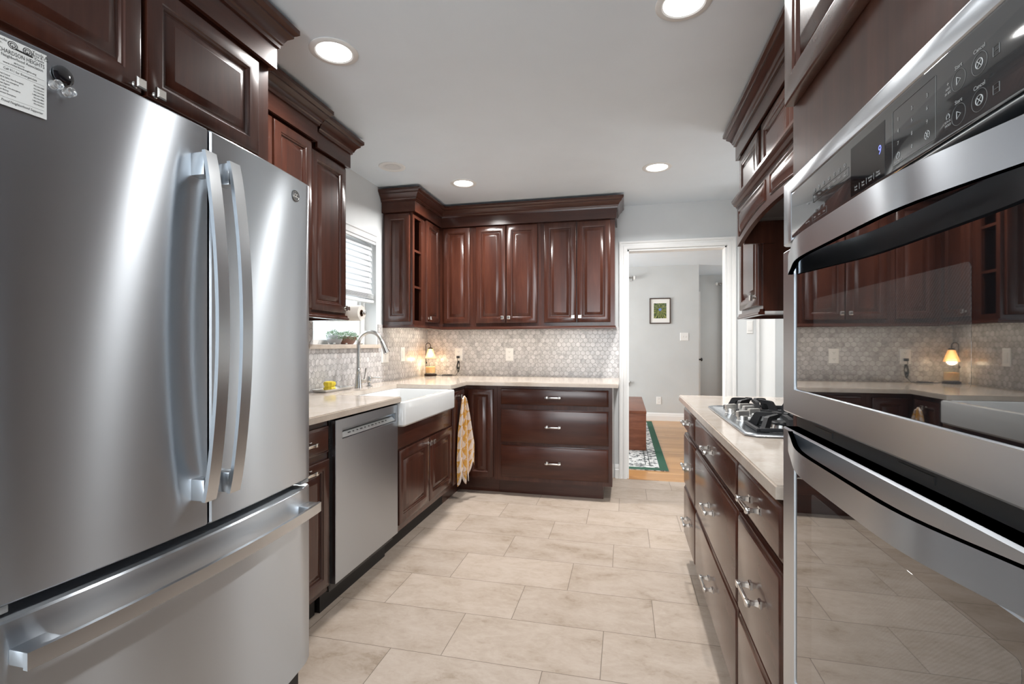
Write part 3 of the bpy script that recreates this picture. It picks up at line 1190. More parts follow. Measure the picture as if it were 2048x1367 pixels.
# paper towel on the cabinet side
t = thing('paper_towel_holder', (-1.74, 2.735, 1.396), 'bar holder with dark end cap on the side of the narrow upper cabinet', 'paper towel holder')
mb = MB()
mb.tube([(-1.86, 2.6145, 1.396), (-1.86, 2.735, 1.396), (-1.574, 2.735, 1.396)], 0.006, 10)
mb.lathe([(0.018, -0.001), (0.018, 0.004), (0.008, 0.008)], (-1.86, 2.6145, 1.396), 16, 'Y')
mb.build('bar', dark_bronze, t)
mb = MB()
mb.lathe([(0.006, 0), (0.014, 0.003), (0.015, 0.008), (0.010, 0.013), (0.003, 0.016)], (-1.578, 2.735, 1.396), 18, 'X')
mb.build('finial', nickel, t)
t = thing('paper_towel_roll', (-1.71, 2.735, 1.396), 'white paper towel roll hanging beside the window', 'paper towel')
mb = MB()
mb.lathe([(0.021, -1.835), (0.047, -1.835), (0.048, -1.832), (0.048, -1.592), (0.047, -1.589), (0.021, -1.589), (0.021, -1.835)], (0, 2.735, 1.396), 36, 'X', False)
mb.build('paper', roll_m, t)
mb = MB()
mb.lathe([(0.0205, -1.836), (0.0205, -1.588), (0.0188, -1.588), (0.0188, -1.836), (0.0205, -1.836)], (0, 2.735, 1.396), 24, 'X', False)
mb.build('core', core_m, t)

# ------------------------------------------------------------------ window blind and sill plants
t = thing('window_blind', (-1.94, 3.08, 1.52), 'white slatted blind pulled halfway down in the kitchen window', 'blind')
by0, by1 = WY0 + 0.012, WY1 - 0.012
mb = MB()
mb.box(-1.965, -1.915, by0, by1, 2.005, 2.052)
mb.build('headrail', blind_white, t)
mb = MB()
mb.prism([(-1.905, 1.975), (-1.897, 1.978), (-1.897, 1.995), (-1.890, 2.000), (-1.890, 2.038), (-1.884, 2.044), (-1.884, 2.053), (-1.905, 2.053)], 'Y', by0 - 0.0, by1 + 0.0)
mb.build('valance', blind_white, t)
for k in range(9):
    zc = 1.962 - 0.0425 * k
    mb = MB()
    sec = []
    for q in range(7):
        a = (q / 6 - 0.5)
        sec.append((a * 0.050, 0.003 * (1 - 4 * a * a)))
    th = math.radians(68)
    poly = [(-1.938 + x * math.cos(th) + z * math.sin(th), zc - x * math.sin(th) + z * math.cos(th)) for x, z in sec]
    poly += [(x, z - 0.0028) for x, z in reversed(poly)]
    mb.prism(poly, 'Y', by0 + 0.004, by1 - 0.004)
    mb.build('slat', blind_white, t)
for k in range(5):
    mb = MB()
    zc = 1.592 - 0.0085 * k
    mb.box(-1.963, -1.913, by0 + 0.004, by1 - 0.004, zc - 0.0015, zc + 0.0015)
    mb.build('slat', blind_white, t)
mb = MB()
mb.box(-1.965, -1.911, by0 + 0.002, by1 - 0.002, 1.523, 1.545, 0.004)
mb.build('bottom_rail', blind_white, t)
mb = MB()
for y in (by0 + 0.09, by1 - 0.09):
    for x in (-1.968, -1.909):
        mb = MB()
        mb.tube([(x, y, 2.005), (x, y, 1.55)], 0.0012, 5)
        mb.build('ladder_cord', blind_white, t)
mb = MB()
mb.tube([(-1.905, by1 - 0.045, 2.0), (-1.905, by1 - 0.045, 1.72)], 0.0015, 6)
mb.build('pull_cord', blind_white, t)

t = thing('succulent_planter', (-1.935, 3.13, WZ0), 'brown oval bowl of trailing green succulents on the window sill', 'plant')
mb = MB()
loops = []
for r, z in ((0.60, 0.0), (0.80, 0.018), (0.96, 0.040), (1.0, 0.056), (0.95, 0.056), (0.86, 0.042), (0.2, 0.040)):
    loops.append([(-1.935 + 0.045 * r * math.cos(a), 3.135 + 0.105 * r * math.sin(a), WZ0 + z) for a in [2 * PI * k / 30 for k in range(30)]])
mb.loops(loops)
mb.build('bowl', bowl_m, t)


def foliage(mb, n, cy, ry, z0, spread):
    for i in range(n):
        a = random.uniform(0, 2 * PI)
        q = math.sqrt(random.random())
        x = -1.935 + 0.043 * q * math.cos(a)
        y = cy + ry * q * math.sin(a) * spread
        z = z0 + random.uniform(-0.004, 0.030) * (1.1 - q * 0.6)
        if random.random() < 0.32:      # trailing stems over the rim
            a = random.uniform(-1.2, 1.2) if random.random() < 0.7 else random.uniform(0, 2 * PI)
            x = -1.935 + 0.047 * math.cos(a)
            y = cy + ry * 1.05 * math.sin(a) * spread
            z = z0 - random.uniform(0.0, 0.034)
        d = Vector((random.uniform(-1, 1), random.uniform(-1, 1), random.uniform(-0.2, 1))).normalized() * random.uniform(0.009, 0.020)
        p = Vector((x, y, z))
        sd = d.cross(Vector((0.3, 0.2, 1))).normalized() * random.uniform(0.0028, 0.0045)
        up = d.cross(sd).normalized() * 0.0022
        m = p + d * 0.55
        mb.add([p, m + sd, m + up, m - sd, p + d, m - up], [(0, 1, 2), (0, 2, 3), (2, 1, 4), (2, 4, 3), (0, 5, 1), (0, 3, 5), (5, 4, 1), (5, 3, 4)])


mb = MB()
foliage(mb, 330, 3.140, 0.104, WZ0 + 0.062, 1.0)
mb.build('leaves', leaf_m, t, smooth=False)
t = thing('succulent_pot', (-1.935, 2.98, WZ0), 'small round grey pot with green trailing leaves beside the brown bowl', 'plant')
mb = MB()
mb.lathe([(0.030, 0), (0.044, 0.015), (0.050, 0.035), (0.044, 0.056), (0.038, 0.062), (0.034, 0.060), (0.030, 0.048)], (-1.935, 2.978, WZ0), 26)
mb.build('pot', pot_m, t)
mb = MB()
foliage(mb, 190, 2.970, 0.047, WZ0 + 0.066, 1.0)
mb.build('leaves', leaf_m, t, smooth=False)
for i, (y, r, lab) in enumerate(((3.275, 0.014, 'largest pale pebble on the sill right of the brown bowl'), (2.90, 0.009, 'little pale pebble on the sill left of the grey pot'), (3.045, 0.008, 'tiny pale pebble on the sill between pot and bowl'))):
    mb = MB()
    mb.lathe([(r * 0.3, 0), (r * 0.9, r * 0.25), (r, r * 0.5), (r * 0.7, r * 0.9), (r * 0.2, r * 1.05)], (-1.886 if i != 0 else -1.905, y, WZ0), 12)
    tag(mb.build('pebble', stone_m), lab, 'pebble', 'pebbles on the window sill')

# ------------------------------------------------------------------ left base run
CT, CB = 0.905, 0.875
t = thing('base_cabinet', (-1.6, 1.71, 0), 'narrow dark wood base cabinet between refrigerator and dishwasher', 'cabinet')
mb = MB()
mb.box(-1.885, -1.28, 1.505, 1.916, 0.118, CB - 0.001)
mb.build('body', wood_v, t)
mb = MB()
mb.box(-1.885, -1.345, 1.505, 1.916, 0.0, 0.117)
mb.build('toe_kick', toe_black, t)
F = frame('+X', -1.26)
hang_drawer(t, F, '+X', 1.530, 1.903, 0.730, 0.846, wood_y)
d = hang_door(t, F, '+X', 1.530, 1.903, 0.147, 0.703)
fit('pull', 'handle', F(1.7165, 0.672, 0), '+X', d)

t = thing('dishwasher', (-1.55, 2.235, 0), 'stainless steel dishwasher with pocket handle beside the farmhouse sink', 'dishwasher')
mb = MB()
mb.box(-1.87, -1.283, 1.932, 2.538, 0.10, 0.868)
mb.build('body', case_grey, t)
mb = MB()
mb.box(-1.87, -1.33, 1.932, 2.538, 0.0, 0.099)
mb.build('toe_panel', gasket, t)
F = frame('+X', -1.25)
mb = MB()
mb.loops([ring(F, 1.932, 2.540, 0.138, 0.864, -0.032), ring(F, 1.932, 2.540, 0.138, 0.864, -0.002), ring(F, 1.934, 2.538, 0.140, 0.862, 0.0),
          ring(F, 1.985, 2.517, 0.770, 0.820, 0.0), ring(F, 1.988, 2.514, 0.773, 0.818, -0.003), ring(F, 1.988, 2.514, 0.775, 0.818, -0.026)])
dd = mb.build('door', steel_dw, t)
mb = MB()
mb.prism([(-1.2735, 0.803), (-1.252, 0.777), (-1.2735, 0.777)], 'Y', 1.990, 2.512)
cs = mb.build('control_strip', simple('control_strip_grey', (0.42, 0.43, 0.43), 0.3, metal=0.8), dd)
for k in range(11):
    mb = MB()
    y = 2.06 + k * 0.036
    zz = 0.7895
    w = 0.007 if k % 3 else 0.012
    c = Vector((-1.2622, y, 0.7898))
    up = Vector((-0.0215, 0, 0.026)).normalized()
    out = Vector((0.026, 0, 0.0215)).normalized() * 0.0004
    mb.add([c - Vector((0, w, 0)) - up * 0.003 + out, c + Vector((0, w, 0)) - up * 0.003 + out, c + Vector((0, w, 0)) + up * 0.003 + out, c - Vector((0, w, 0)) + up * 0.003 + out], [(0, 1, 2, 3)])
    mb.build('button_mark', gasket, cs, smooth=False)
mb = MB()
mb.box(-1.31, -1.276, 1.917, 1.931, 0.118, 0.874)
fl = mb.build('filler_strip', toe_black, t)
mb = MB()
for k in range(6):
    mb.box(-1.2755, -1.2735, 1.9175, 1.930, 0.738 + k * 0.0085, 0.7425 + k * 0.0085)
mb.build('vent', gasket, fl)

t = thing('sink_cabinet', (-1.6, 3.0, 0), 'dark wood two-door base cabinet under the white farmhouse sink', 'cabinet')
mb = MB()
mb.box(-1.885, -1.28, 2.545, 3.468, 0.118, 0.734)
mb.box(-1.885, -1.28, 3.395, 3.468, 0.734, CB - 0.001)
mb.build('body', wood_v, t)
mb = MB()
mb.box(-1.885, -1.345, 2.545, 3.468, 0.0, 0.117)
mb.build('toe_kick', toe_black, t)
F = frame('+X', -1.26)
mb = MB()
mb.box(-1.2795, -1.268, 2.575, 3.460, 0.60, 0.733, 0.002)
mb.build('apron_panel', wood_y, t)
hang_door(t, F, '+X', 2.582, 3.020, 0.162, 0.590, (2.997, 0.556), 0.062)
hang_door(t, F, '+X', 3.030, 3.462, 0.162, 0.590, (3.053, 0.556), 0.062)

t = thing('farmhouse_sink', (-1.43, 2.97, 0.74), 'white porcelain apron-front farmhouse sink set into the counter', 'sink')
P3 = lambda a, b, c=0.0: Vector((a, b, c))
sx0, sx1, sy0, sy1 = -1.690, -1.212, 2.546, 3.390
mb = MB()
mb.loops([rring(P3, sx0 + 0.01, sx1 - 0.008, sy0 + 0.008, sy1 - 0.008, 0.736, 0.02), rring(P3, sx0, sx1, sy0, sy1, 0.746, 0.022), rring(P3, sx0, sx1, sy0, sy1, 0.864, 0.022),
          rring(P3, sx0 + 0.004, sx1 - 0.003, sy0 + 0.003, sy1 - 0.003, 0.871, 0.022), rring(P3, sx0 + 0.012, sx1 - 0.010, sy0 + 0.010, sy1 - 0.010, 0.8738, 0.022),
          rring(P3, sx0 + 0.022, sx1 - 0.034, sy0 + 0.022, sy1 - 0.022, 0.8738, 0.03), rring(P3, sx0 + 0.027, sx1 - 0.042, sy0 + 0.027, sy1 - 0.027, 0.866, 0.03),
          rring(P3, sx0 + 0.034, sx1 - 0.048, sy0 + 0.034, sy1 - 0.034, 0.768, 0.04), rring(P3, sx0 + 0.06, sx1 - 0.07, sy0 + 0.06, sy1 - 0.06, 0.752, 0.04)])
mb.build('basin', white_porc, t)
mb = MB()
mb.lathe([(0.04, 0.7521), (0.042, 0.755), (0.036, 0.7555), (0.030, 0.753)], (-1.46, 2.97, 0), 24)
mb.build('drain', nickel, t)

# corner cabinet with two leaves
t = thing('corner_cabinet', (-1.45, 3.9, 0), 'dark wood corner base cabinet with bifold door behind the hanging towel', 'cabinet')
mb = MB()
mb.box(-1.885, -1.28, 3.471, 3.79, 0.118, CB - 0.001)
mb.box(-1.885, -1.0, 3.79, 4.485, 0.118, CB - 0.001)
mb.build('body', wood_v, t)
mb = MB()
mb.box(-1.885, -1.345, 3.471, 3.86, 0.0, 0.117)
mb.box(-1.885, -1.0, 3.86, 4.485, 0.0, 0.117)
mb.build('toe_kick', wood_x, t)
hang_door(t, frame('+X', -1.26), '+X', 3.485, 3.745, 0.137, 0.842, (3.61, 0.80))
hang_door(t, frame('-Y', 0, 3.77), '-Y', -1.243, -1.03, 0.137, 0.842)

t = thing('drawer_cabinet', (-0.55, 4.1, 0), 'dark wood three-drawer base cabinet on the back wall beside the doorway', 'cabinet')
mb = MB()
mb.box(-0.999, -0.094, 3.79, 4.485, 0.118, CB - 0.001)
mb.build('body', wood_v, t)
mb = MB()
mb.box(-0.999, -0.164, 3.86, 4.485, 0.0, 0.117)
mb.build('toe_kick', wood_x, t)
F = frame('-Y', 0, 3.77)
for v0, v1 in ((0.726, 0.851), (0.426, 0.691), (0.150, 0.405)):
    hang_drawer(t, F, '-Y', -0.966, -0.122, v0, v1, wood_x)

# L-shaped worktop
t = MB()
pts = [(-1.889, 1.502), (-1.24, 1.502), (-1.24, 2.562), (-1.668, 2.562), (-1.668, 3.372), (-1.24, 3.372), (-1.24, 3.747), (-0.048, 3.747), (-0.048, 4.490), (-1.889, 4.490)]


def slab(mb, pts, z0, z1, bev):
    bm = bmesh.new()
    vs = [bm.verts.new((x, y, z1)) for x, y in pts]
    f = bm.faces.new(vs)
    if f.normal.z < 0:
        f.normal_flip()
    r = bmesh.ops.extrude_face_region(bm, geom=[f])
    for v in [g for g in r['geom'] if isinstance(g, bmesh.types.BMVert)]:
        v.co.z = z0
    bmesh.ops.recalc_face_normals(bm, faces=bm.faces)
    ed = [e for e in bm.edges if abs(e.verts[0].co.z - z1) < 1e-6 and abs(e.verts[1].co.z - z1) < 1e-6]
    bmesh.ops.bevel(bm, geom=ed, offset=bev, segments=2, affect='EDGES')
    bmesh.ops.triangulate(bm, faces=[f for f in bm.faces if len(f.verts) > 4])
    mb.addbm(bm)


slab(t, pts, CB, CT, 0.004)
tag(t.build('countertop', quartz, dedupe=False), 'cream quartz L-shaped countertop along the left and back walls', 'countertop')

# faucet, soap dispenser, tray, sponge
fx0, fy0 = -1.780, 3.02
t = thing('faucet', (fx0, fy0, CT), 'brushed nickel gooseneck pull-down kitchen faucet behind the sink', 'faucet')
mb = MB()
mb.lathe([(0.027, 0.0005), (0.027, 0.004), (0.024, 0.02), (0.020, 0.07), (0.016, 0.105), (0.0165, 0.108), (0.0165, 0.128), (0.0140, 0.132), (0.0132, 0.15)], (fx0, fy0, CT), 24)
mb.build('body', nickel, t)
mb = MB()
rr = 0.090
path = [(fx0, fy0, CT + 0.13 + 0.03 * k) for k in range(6)]
zc = CT + 0.292
path += [(fx0 + rr - rr * math.cos(a), fy0, zc + rr * math.sin(a)) for a in [PI * k / 18 for k in range(0, 17)]]
mb.tube(path, 0.0132, 16)
mb.build('spout', nickel, t)
e = Vector(path[-1])
dirv = (Vector(path[-1]) - Vector(path[-2])).normalized()
mb = MB()
mb.tube([e, e + dirv * 0.008, e + dirv * 0.012, e + dirv * 0.06, e + dirv * 0.092, e + dirv * 0.094], [0.0138, 0.0155, 0.0150, 0.0185, 0.0225, 0.019], 18)
mb.build('spray_head', nickel, t)
mb = MB()
mb.tube([(fx0, fy0 + 0.012, CT + 0.042), (fx0, fy0 + 0.085, CT + 0.042)], [0.0155, 0.0145], 16)
mb.tube([(fx0, fy0 + 0.074, CT + 0.050), (fx0 + 0.004, fy0 + 0.080, CT + 0.085), (fx0 + 0.006, fy0 + 0.088, CT + 0.130)], [0.0050, 0.0046, 0.0070], 10)
mb.build('lever', nickel, t)
t = thing('soap_dispenser', (fx0, 3.165, CT), 'short brushed nickel soap dispenser right of the faucet', 'soap dispenser')
mb = MB()
mb.lathe([(0.022, 0.0005), (0.021, 0.006), (0.012, 0.010), (0.010, 0.022), (0.016, 0.028), (0.0175, 0.034), (0.0175, 0.066), (0.015, 0.070)], (fx0, 3.165, CT), 20)
mb.build('body', nickel, t)
mb = MB()
mb.tube([(fx0 + 0.01, 3.165, CT + 0.058), (fx0 + 0.06, 3.165, CT + 0.060), (fx0 + 0.10, 3.165, CT + 0.057)], [0.006, 0.005, 0.0045], 10)
mb.build('nozzle', nickel, t)
t = MB()
t.loops([rring(P3, -1.865, -1.785, 2.655, 2.945, CT + 0.0005, 0.008), rring(P3, -1.880, -1.770, 2.64, 2.96, CT + 0.018, 0.010), rring(P3, -1.878, -1.772, 2.642, 2.958, CT + 0.0185, 0.010),
         rring(P3, -1.866, -1.784, 2.654, 2.946, CT + 0.005, 0.008)])
tag(t.build('tray', white_porc), 'white rectangular ceramic tray on the counter left of the faucet', 'tray')
mb = MB()
prof = []
nn = 40
for r, z in ((0.024, 0.0058), (0.033, 0.010), (0.036, 0.020), (0.031, 0.027), (0.028, 0.030), (0.033, 0.036), (0.036, 0.048), (0.033, 0.060), (0.022, 0.063), (0.010, 0.061)):
    prof.append([(-1.822 + r * (1 + 0.05 * math.cos(10 * a)) * math.cos(a), 2.75 + r * (1 + 0.05 * math.cos(10 * a)) * math.sin(a), CT + z) for a in [2 * PI * k / nn for k in range(nn)]])
mb.loops(prof)
tag(mb.build('sponge', yellow_sp), 'round ridged yellow scrub sponge on the white tray', 'sponge')

# ------------------------------------------------------------------ dish towel on the corner door knob
t = MB()
NU, NV = 40, 46
vs, uv, fs = [], [], []
top = Vector((-1.222, 3.613, 0.785))
for j in range(NV + 1):
    s = j / NV
    wd = 0.034 + 0.165 * min(1, s * 1.5) ** 0.8 - 0.03 * max(0, s - 0.7) / 0.3
    for i in range(NU + 1):
        a = i / NU * 2 - 1
        fold = 0.014 * math.sin(a * 8.5 + 0.7) * min(1, 0.25 + s * 1.2) + 0.006 * math.sin(a * 17 + s * 3)
        drop = 0.0
        if a < 0:
            bot = 0.60 + 0.06 * math.cos(a * 7 + 0.5)
        else:
            bot = 0.57 + 0.075 * math.sin(a * 6.0 - 0.4)
        z = top.z - s * bot + 0.018 * (1 - s) * (1 - abs(a)) - 0.01 * abs(a) * s
        along = a * wd * 0.5
        p = Vector((top.x + 0.004 + along * 0.40 + fold * 0.9 + 0.018 * s, top.y + along * 0.92 - fold * 0.45 - 0.01 * s, z))
        p.x = max(p.x, -1.2465)
        p.y = min(p.y, 3.757)
        vs.append(p)
        uv.append((a * 0.17 + 0.5, -s * 0.6))
for j in range(NV):
    for i in range(NU):
        q = j * (NU + 1) + i
        fs.append((q, q + 1, q + NU + 2, q + NU + 1))
t.add(vs, fs)
o = t.build('dish_towel', towel_m, normals=False, ang=180)
ul = o.data.uv_layers.new(name='UVMap')
for lp in o.data.loops:
    ul.data[lp.index].uv = uv[lp.vertex_index]
sm = o.modifiers.new('thick', 'SOLIDIFY')
sm.thickness = 0.002
sm.offset = 0
tag(o, 'yellow and white patterned dish towel hanging from the corner cabinet knob', 'towel')

# ------------------------------------------------------------------ back wall uppers
t = thing('upper_cabinet', (-1.75, 3.69, 1.345), 'dark wood open-shelf end cabinet right of the window with paneled side', 'cabinet')
bx0, bx1, cy0, cy1 = -1.895, -1.64, 3.592, 3.812
mb = MB()
xf = bx1 - 0.018
mb.box(bx0, xf, cy0, cy0 + 0.016, 1.362, 2.335)
mb.box(bx0, xf, cy1 - 0.016, cy1, 1.362, 2.335)
mb.box(bx0, bx0 + 0.01, cy0 + 0.016, cy1 - 0.016, 1.362, 2.335)
mb.box(bx0 + 0.01, xf, cy0 + 0.016, cy1 - 0.016, 1.362, 1.392)
mb.box(bx0 + 0.01, xf, cy0 + 0.016, cy1 - 0.016, 2.225, 2.335)
mb.box(xf, bx1, cy0, cy0 + 0.034, 1.362, 2.335)
mb.box(xf, bx1, cy1 - 0.056, cy1, 1.362, 2.335)
mb.box(xf, bx1, cy0 + 0.034, cy1 - 0.056, 1.362, 1.395)
mb.box(xf, bx1, cy0 + 0.034, cy1 - 0.056, 2.215, 2.335)
mb.build('body', wood_v, t)
for z in (1.655, 1.945):
    mb = MB()
    mb.box(bx0 + 0.011, bx1 - 0.002, cy0 + 0.0165, cy1 - 0.0165, z, z + 0.018)
    mb.build('shelf', wood_v, t)
panel_door(frame('-Y', 0, 3.574), -1.872, -1.662, 1.384, 2.243, 0.018).build('end_panel', wood_v, t)

t = thing('upper_cabinet', (-1.6, 4.2, 1.345), 'dark wood corner upper cabinet with bifold door above the candle lamp', 'cabinet')
mb = MB()
mb.box(-1.895, -1.64, 3.814, 4.17, 1.362, 2.335)
mb.box(-1.895, -1.322, 4.17, 4.49, 1.362, 2.335)
mb.build('body', wood_v, t)
hang_door(t, frame('+X', -1.62), '+X', 3.836, 4.128, 1.390, 2.245, (3.862, 1.425))
hang_door(t, frame('-Y', 0, 4.15), '-Y', -1.600, -1.349, 1.390, 2.245)

for x0, x1, dd, lab in ((-1.321, -0.711, ((-1.292, -1.0185), (-1.0125, -0.738)), 'dark wood two-door upper cabinet over the back counter, next to the corner cabinet'),
                        (-0.710, -0.083, ((-0.680, -0.4035), (-0.3975, -0.118)), 'dark wood two-door upper cabinet over the back counter, nearest the doorway')):
    t = thing('upper_cabinet', ((x0 + x1) / 2, 4.33, 1.345), lab, 'cabinet')
    mb = MB()
    mb.box(x0, x1, 4.17, 4.49, 1.362, 2.335)
    mb.build('body', wood_v, t)
    for k, (a, b) in enumerate(dd):
        hang_door(t, frame('-Y', 0, 4.15), '-Y', a, b, 1.390, 2.245, ((b - 0.026) if k == 0 else (a + 0.026), 1.437))

upath = [(-1.895, 3.566), (-1.608, 3.566), (-1.608, 4.138), (-0.068, 4.138), (-0.068, 4.49)]
t = thing('crown_molding', (-1.0, 4.1, 2.25), 'dark wood crown molding along the top of the back wall cabinets', 'molding')
mb = MB()
mb.sweep(upath, CROWN)
mb.build('crown', wood_x, t)
mb = MB()
mb.sweep(upath, FRZ)
mb.build('frieze', wood_x, t)
t = MB()
t.sweep([(-1.895, 3.586), (-1.628, 3.586), (-1.628, 4.158), (-0.079, 4.158), (-0.079, 4.49)], [(o, z - 0.0105) for o, z in RAIL])
tag(t.build('light_rail', wood_x), 'dark wood light rail under the back wall upper cabinets', 'molding')

# under-cabinet LED strips
for nm, x0, x1, y0, y1, lab in (('under_cabinet_light', -1.85, -1.72, 3.68, 4.35, 'slim light strip under the left end of the corner uppers'),
                                ('under_cabinet_light', -1.55, -0.30, 4.27, 4.33, 'slim light strip under the back wall cabinets')):
    t = thing(nm, ((x0 + x1) / 2, (y0 + y1) / 2, 1.35), lab, 'light')
    mb = MB()
    mb.box(x0 + 0.03, x1 - 0.03, y0, y1, 1.352, 1.3615) if x1 - x0 < 0.5 else mb.box(x0, x1, y0, y1, 1.352, 1.3615)
    mb.build('housing', white_plastic, t)
    mb = MB()
    mb.box(x0 + 0.035, x1 - 0.035, y0 + 0.005, y1 - 0.005, 1.3505, 1.3518)
    mb.build('diffuser', led_m, t)
    L = area('strip_lamp', (0, 0, 0), (0, 0, 0), x1 - x0 - 0.08, y1 - y0 - 0.01, UNDER_W * (1.0 if x1 - x0 > 0.5 else 0.7), (1, 0.88, 0.70))
    L.parent = t
    L.location = Vector(((x0 + x1) / 2, (y0 + y1) / 2, 1.349)) - woff(t)


# ------------------------------------------------------------------ plates on the walls
def plate(name, F, w, h, label, cat, kind, group=None):
    t = thing(name, F(0, 0, 0), label, cat, group)
    mb = MB()
    mb.loops([ring(F, -w / 2, w / 2, -h / 2, h / 2, 0.0006), ring(F, -w / 2, w / 2, -h / 2, h / 2, 0.003), ring(F, -w / 2 + 0.004, w / 2 - 0.004, -h / 2 + 0.004, h / 2 - 0.004, 0.006)])
    mb.build('plate', white_plastic, t)
    if kind == 'outlet':
        for s in (-1, 1):
            mb = MB()
            mb.loops([rring(F, -0.015, 0.015, s * 0.026 - 0.0135, s * 0.026 + 0.0135, w_, 0.008) for w_ in (0.0055, 0.0075)])
            so = mb.build('socket', white_plastic, t)
            mb = MB()
            for a in (-0.0062, 0.0062):
                mb.loops([ring(F, a - 0.0011, a + 0.0011, s * 0.026 - 0.001, s * 0.026 + 0.0065, w_) for w_ in (0.0074, 0.0078)])
            mb.loops([rring(F, -0.002, 0.002, s * 0.026 - 0.0085, s * 0.026 - 0.0045, w_, 0.0018, 3) for w_ in (0.0074, 0.0078)])
            mb.build('slots', ink, so)
    elif kind == 'rocker':
        mb = MB()
        mb.loops([ring(F, -0.0165, 0.0165, -0.033, 0.033, 0.0055), ring(F, -0.0165, 0.0165, -0.033, 0.033, 0.008), ring(F, -0.0155, 0.0155, -0.03, 0.03, 0.009)])
        mb.build('rocker', white_plastic, t)
    elif kind == 'toggle2':
        for s in (-1, 1):
            mb = MB()
            mb.loops([ring(F, s * 0.023 - 0.0045, s * 0.023 + 0.0045, -0.011, 0.011, 0.0055), ring(F, s * 0.023 - 0.004, s * 0.023 + 0.004, -0.002, 0.009, 0.012)])
            mb.build('toggle', white_plastic, t)
    elif kind == 'double':
        for s in (-1, 1):
            mb = MB()
            mb.loops([ring(F, s * 0.023 - 0.0165, s * 0.023 + 0.0165, -0.033, 0.033, 0.0055), ring(F, s * 0.023 - 0.0165, s * 0.023 + 0.0165, -0.033, 0.033, 0.008)])
            mb.build('rocker', white_plastic, t)
    return t


bys = YB - 0.008
plate('wall_outlet', frame('-Y', -1.570, bys, 1.107), 0.076, 0.122, 'white outlet on the back tile with the lamp cord plugged in', 'outlet', 'outlet')
plate('wall_outlet', frame('-Y', -1.064, bys, 1.107), 0.076, 0.122, 'white unused outlet in the middle of the back tile', 'outlet', 'outlet')
plate('switch_plate', frame('+X', XL + 0.008, 3.610, 1.115), 0.122, 0.122, 'wide white double switch plate on the side tile near the faucet', 'switch', 'double')
plate('switch_plate', frame('+X', XL + 0.008, 3.935, 1.115), 0.076, 0.122, 'narrow white switch plate on the side tile near the corner', 'switch', 'rocker')
plate('switch_plate', frame('-Y', 0.905, YF, 1.326), 0.125, 0.125, 'white double toggle switch below right of the framed picture', 'switch', 'toggle2')
plate('wall_outlet', frame('-Y', 0.522, YF, 0.318), 0.075, 0.120, 'white outlet low on the far hall wall above the baseboard', 'outlet', 'outlet')
plate('switch_plate', frame('-Y', 1.035, YB, 1.35), 0.05, 0.11, 'slim white switch plate on the wall right of the door casing', 'switch', 'rocker')

# ------------------------------------------------------------------ candle warmer lamp
lx, ly = -1.795, 4.33
t = thing('candle_lamp', (lx, ly, CT), 'small glowing candle warmer lamp with amber shade in the counter corner', 'lamp')
mb = MB()
mb.lathe([(0.055, 0.0006), (0.057, 0.004), (0.057, 0.017), (0.055, 0.020)], (lx, ly, CT), 30)
mb.build('base', dark_bronze, t)
mb = MB()
px = lx - 0.052
mb.tube([(px, ly + 0.012, CT + 0.018), (px, ly + 0.012, CT + 0.285)] + [(px + 0.026 - 0.026 * math.cos(a), ly + 0.012 - 0.012 * (k / 12), CT + 0.285 + 0.026 * math.sin(a)) for k, a in enumerate([PI * q / 12 for q in range(13)])] + [(lx, ly, CT + 0.262)], 0.0035, 8)
mb.build('arm', dark_bronze, t)
sxx = lx + 0.0
mb = MB()
mb.lathe([(0.006, 0.270), (0.020, 0.266), (0.022, 0.256)], (sxx, ly, CT), 20)
mb.build('cap', dark_bronze, t)
mb = MB()
mb.lathe([(0.021, 0.257), (0.050, 0.168), (0.0485, 0.168), (0.0195, 0.257), (0.021, 0.257)], (sxx, ly, CT), 28, caps=False)
mb.build('shade', shade_m, t)
mb = MB()
mb.lathe([(0.010, 0.256), (0.011, 0.235), (0.021, 0.215), (0.024, 0.202), (0.018, 0.188), (0.006, 0.183)], (sxx, ly, CT), 18)
mb.build('bulb', bulb_m, t)
mb = MB()
mb.tube([(lx - 0.018, ly - 0.05, CT + 0.165), (lx - 0.020, ly - 0.052, CT + 0.135)], 0.002, 6)
mb.lathe([(0.002, 0.140), (0.007, 0.132), (0.008, 0.124), (0.003, 0.118)], (lx - 0.020, ly - 0.052, CT), 12)
mb.build('dimmer_drop', blk_plastic, t)
pl = bpy.data.lights.new('bulb_light', 'POINT')
pl.energy = 1.6
pl.color = (1.0, 0.76, 0.48)
pl.shadow_soft_size = 0.03
po = bpy.data.objects.new('bulb_light', pl)
COL.objects.link(po)
po.parent = t
po.location = (0, -0.004, 0.172)
t = thing('candle_jar', (lx, ly, CT + 0.0205), 'glass candle jar of amber wax under the lamp shade', 'candle')
mb = MB()
mb.lathe([(0.046, 0.0210), (0.048, 0.026), (0.048, 0.118), (0.0455, 0.118), (0.0455, 0.028), (0.010, 0.026)], (lx, ly, CT), 30)
mb.build('jar', jar_m, t)
mb = MB()
mb.lathe([(0.040, 0.0285), (0.0448, 0.030), (0.0448, 0.085), (0.043, 0.087), (0.008, 0.086)], (lx, ly, CT), 28)
mb.build('wax', wax_m, t)
t = thing('lamp_cord', (-1.66, 4.40, CT), 'black lamp cord with inline switch running to the back outlet', 'cord')
mb = MB()
pts = [(-1.742, 4.33, CT + 0.012), (-1.71, 4.34, CT + 0.006), (-1.69, 4.36, CT + 0.005)]
mb.tube(pts, 0.0025, 7)
mb.tube([(-1.605, 4.40, CT + 0.005), (-1.575, 4.42, CT + 0.004), (-1.56, 4.435, CT + 0.03), (-1.552, 4.44, CT + 0.06)], 0.0025, 7)
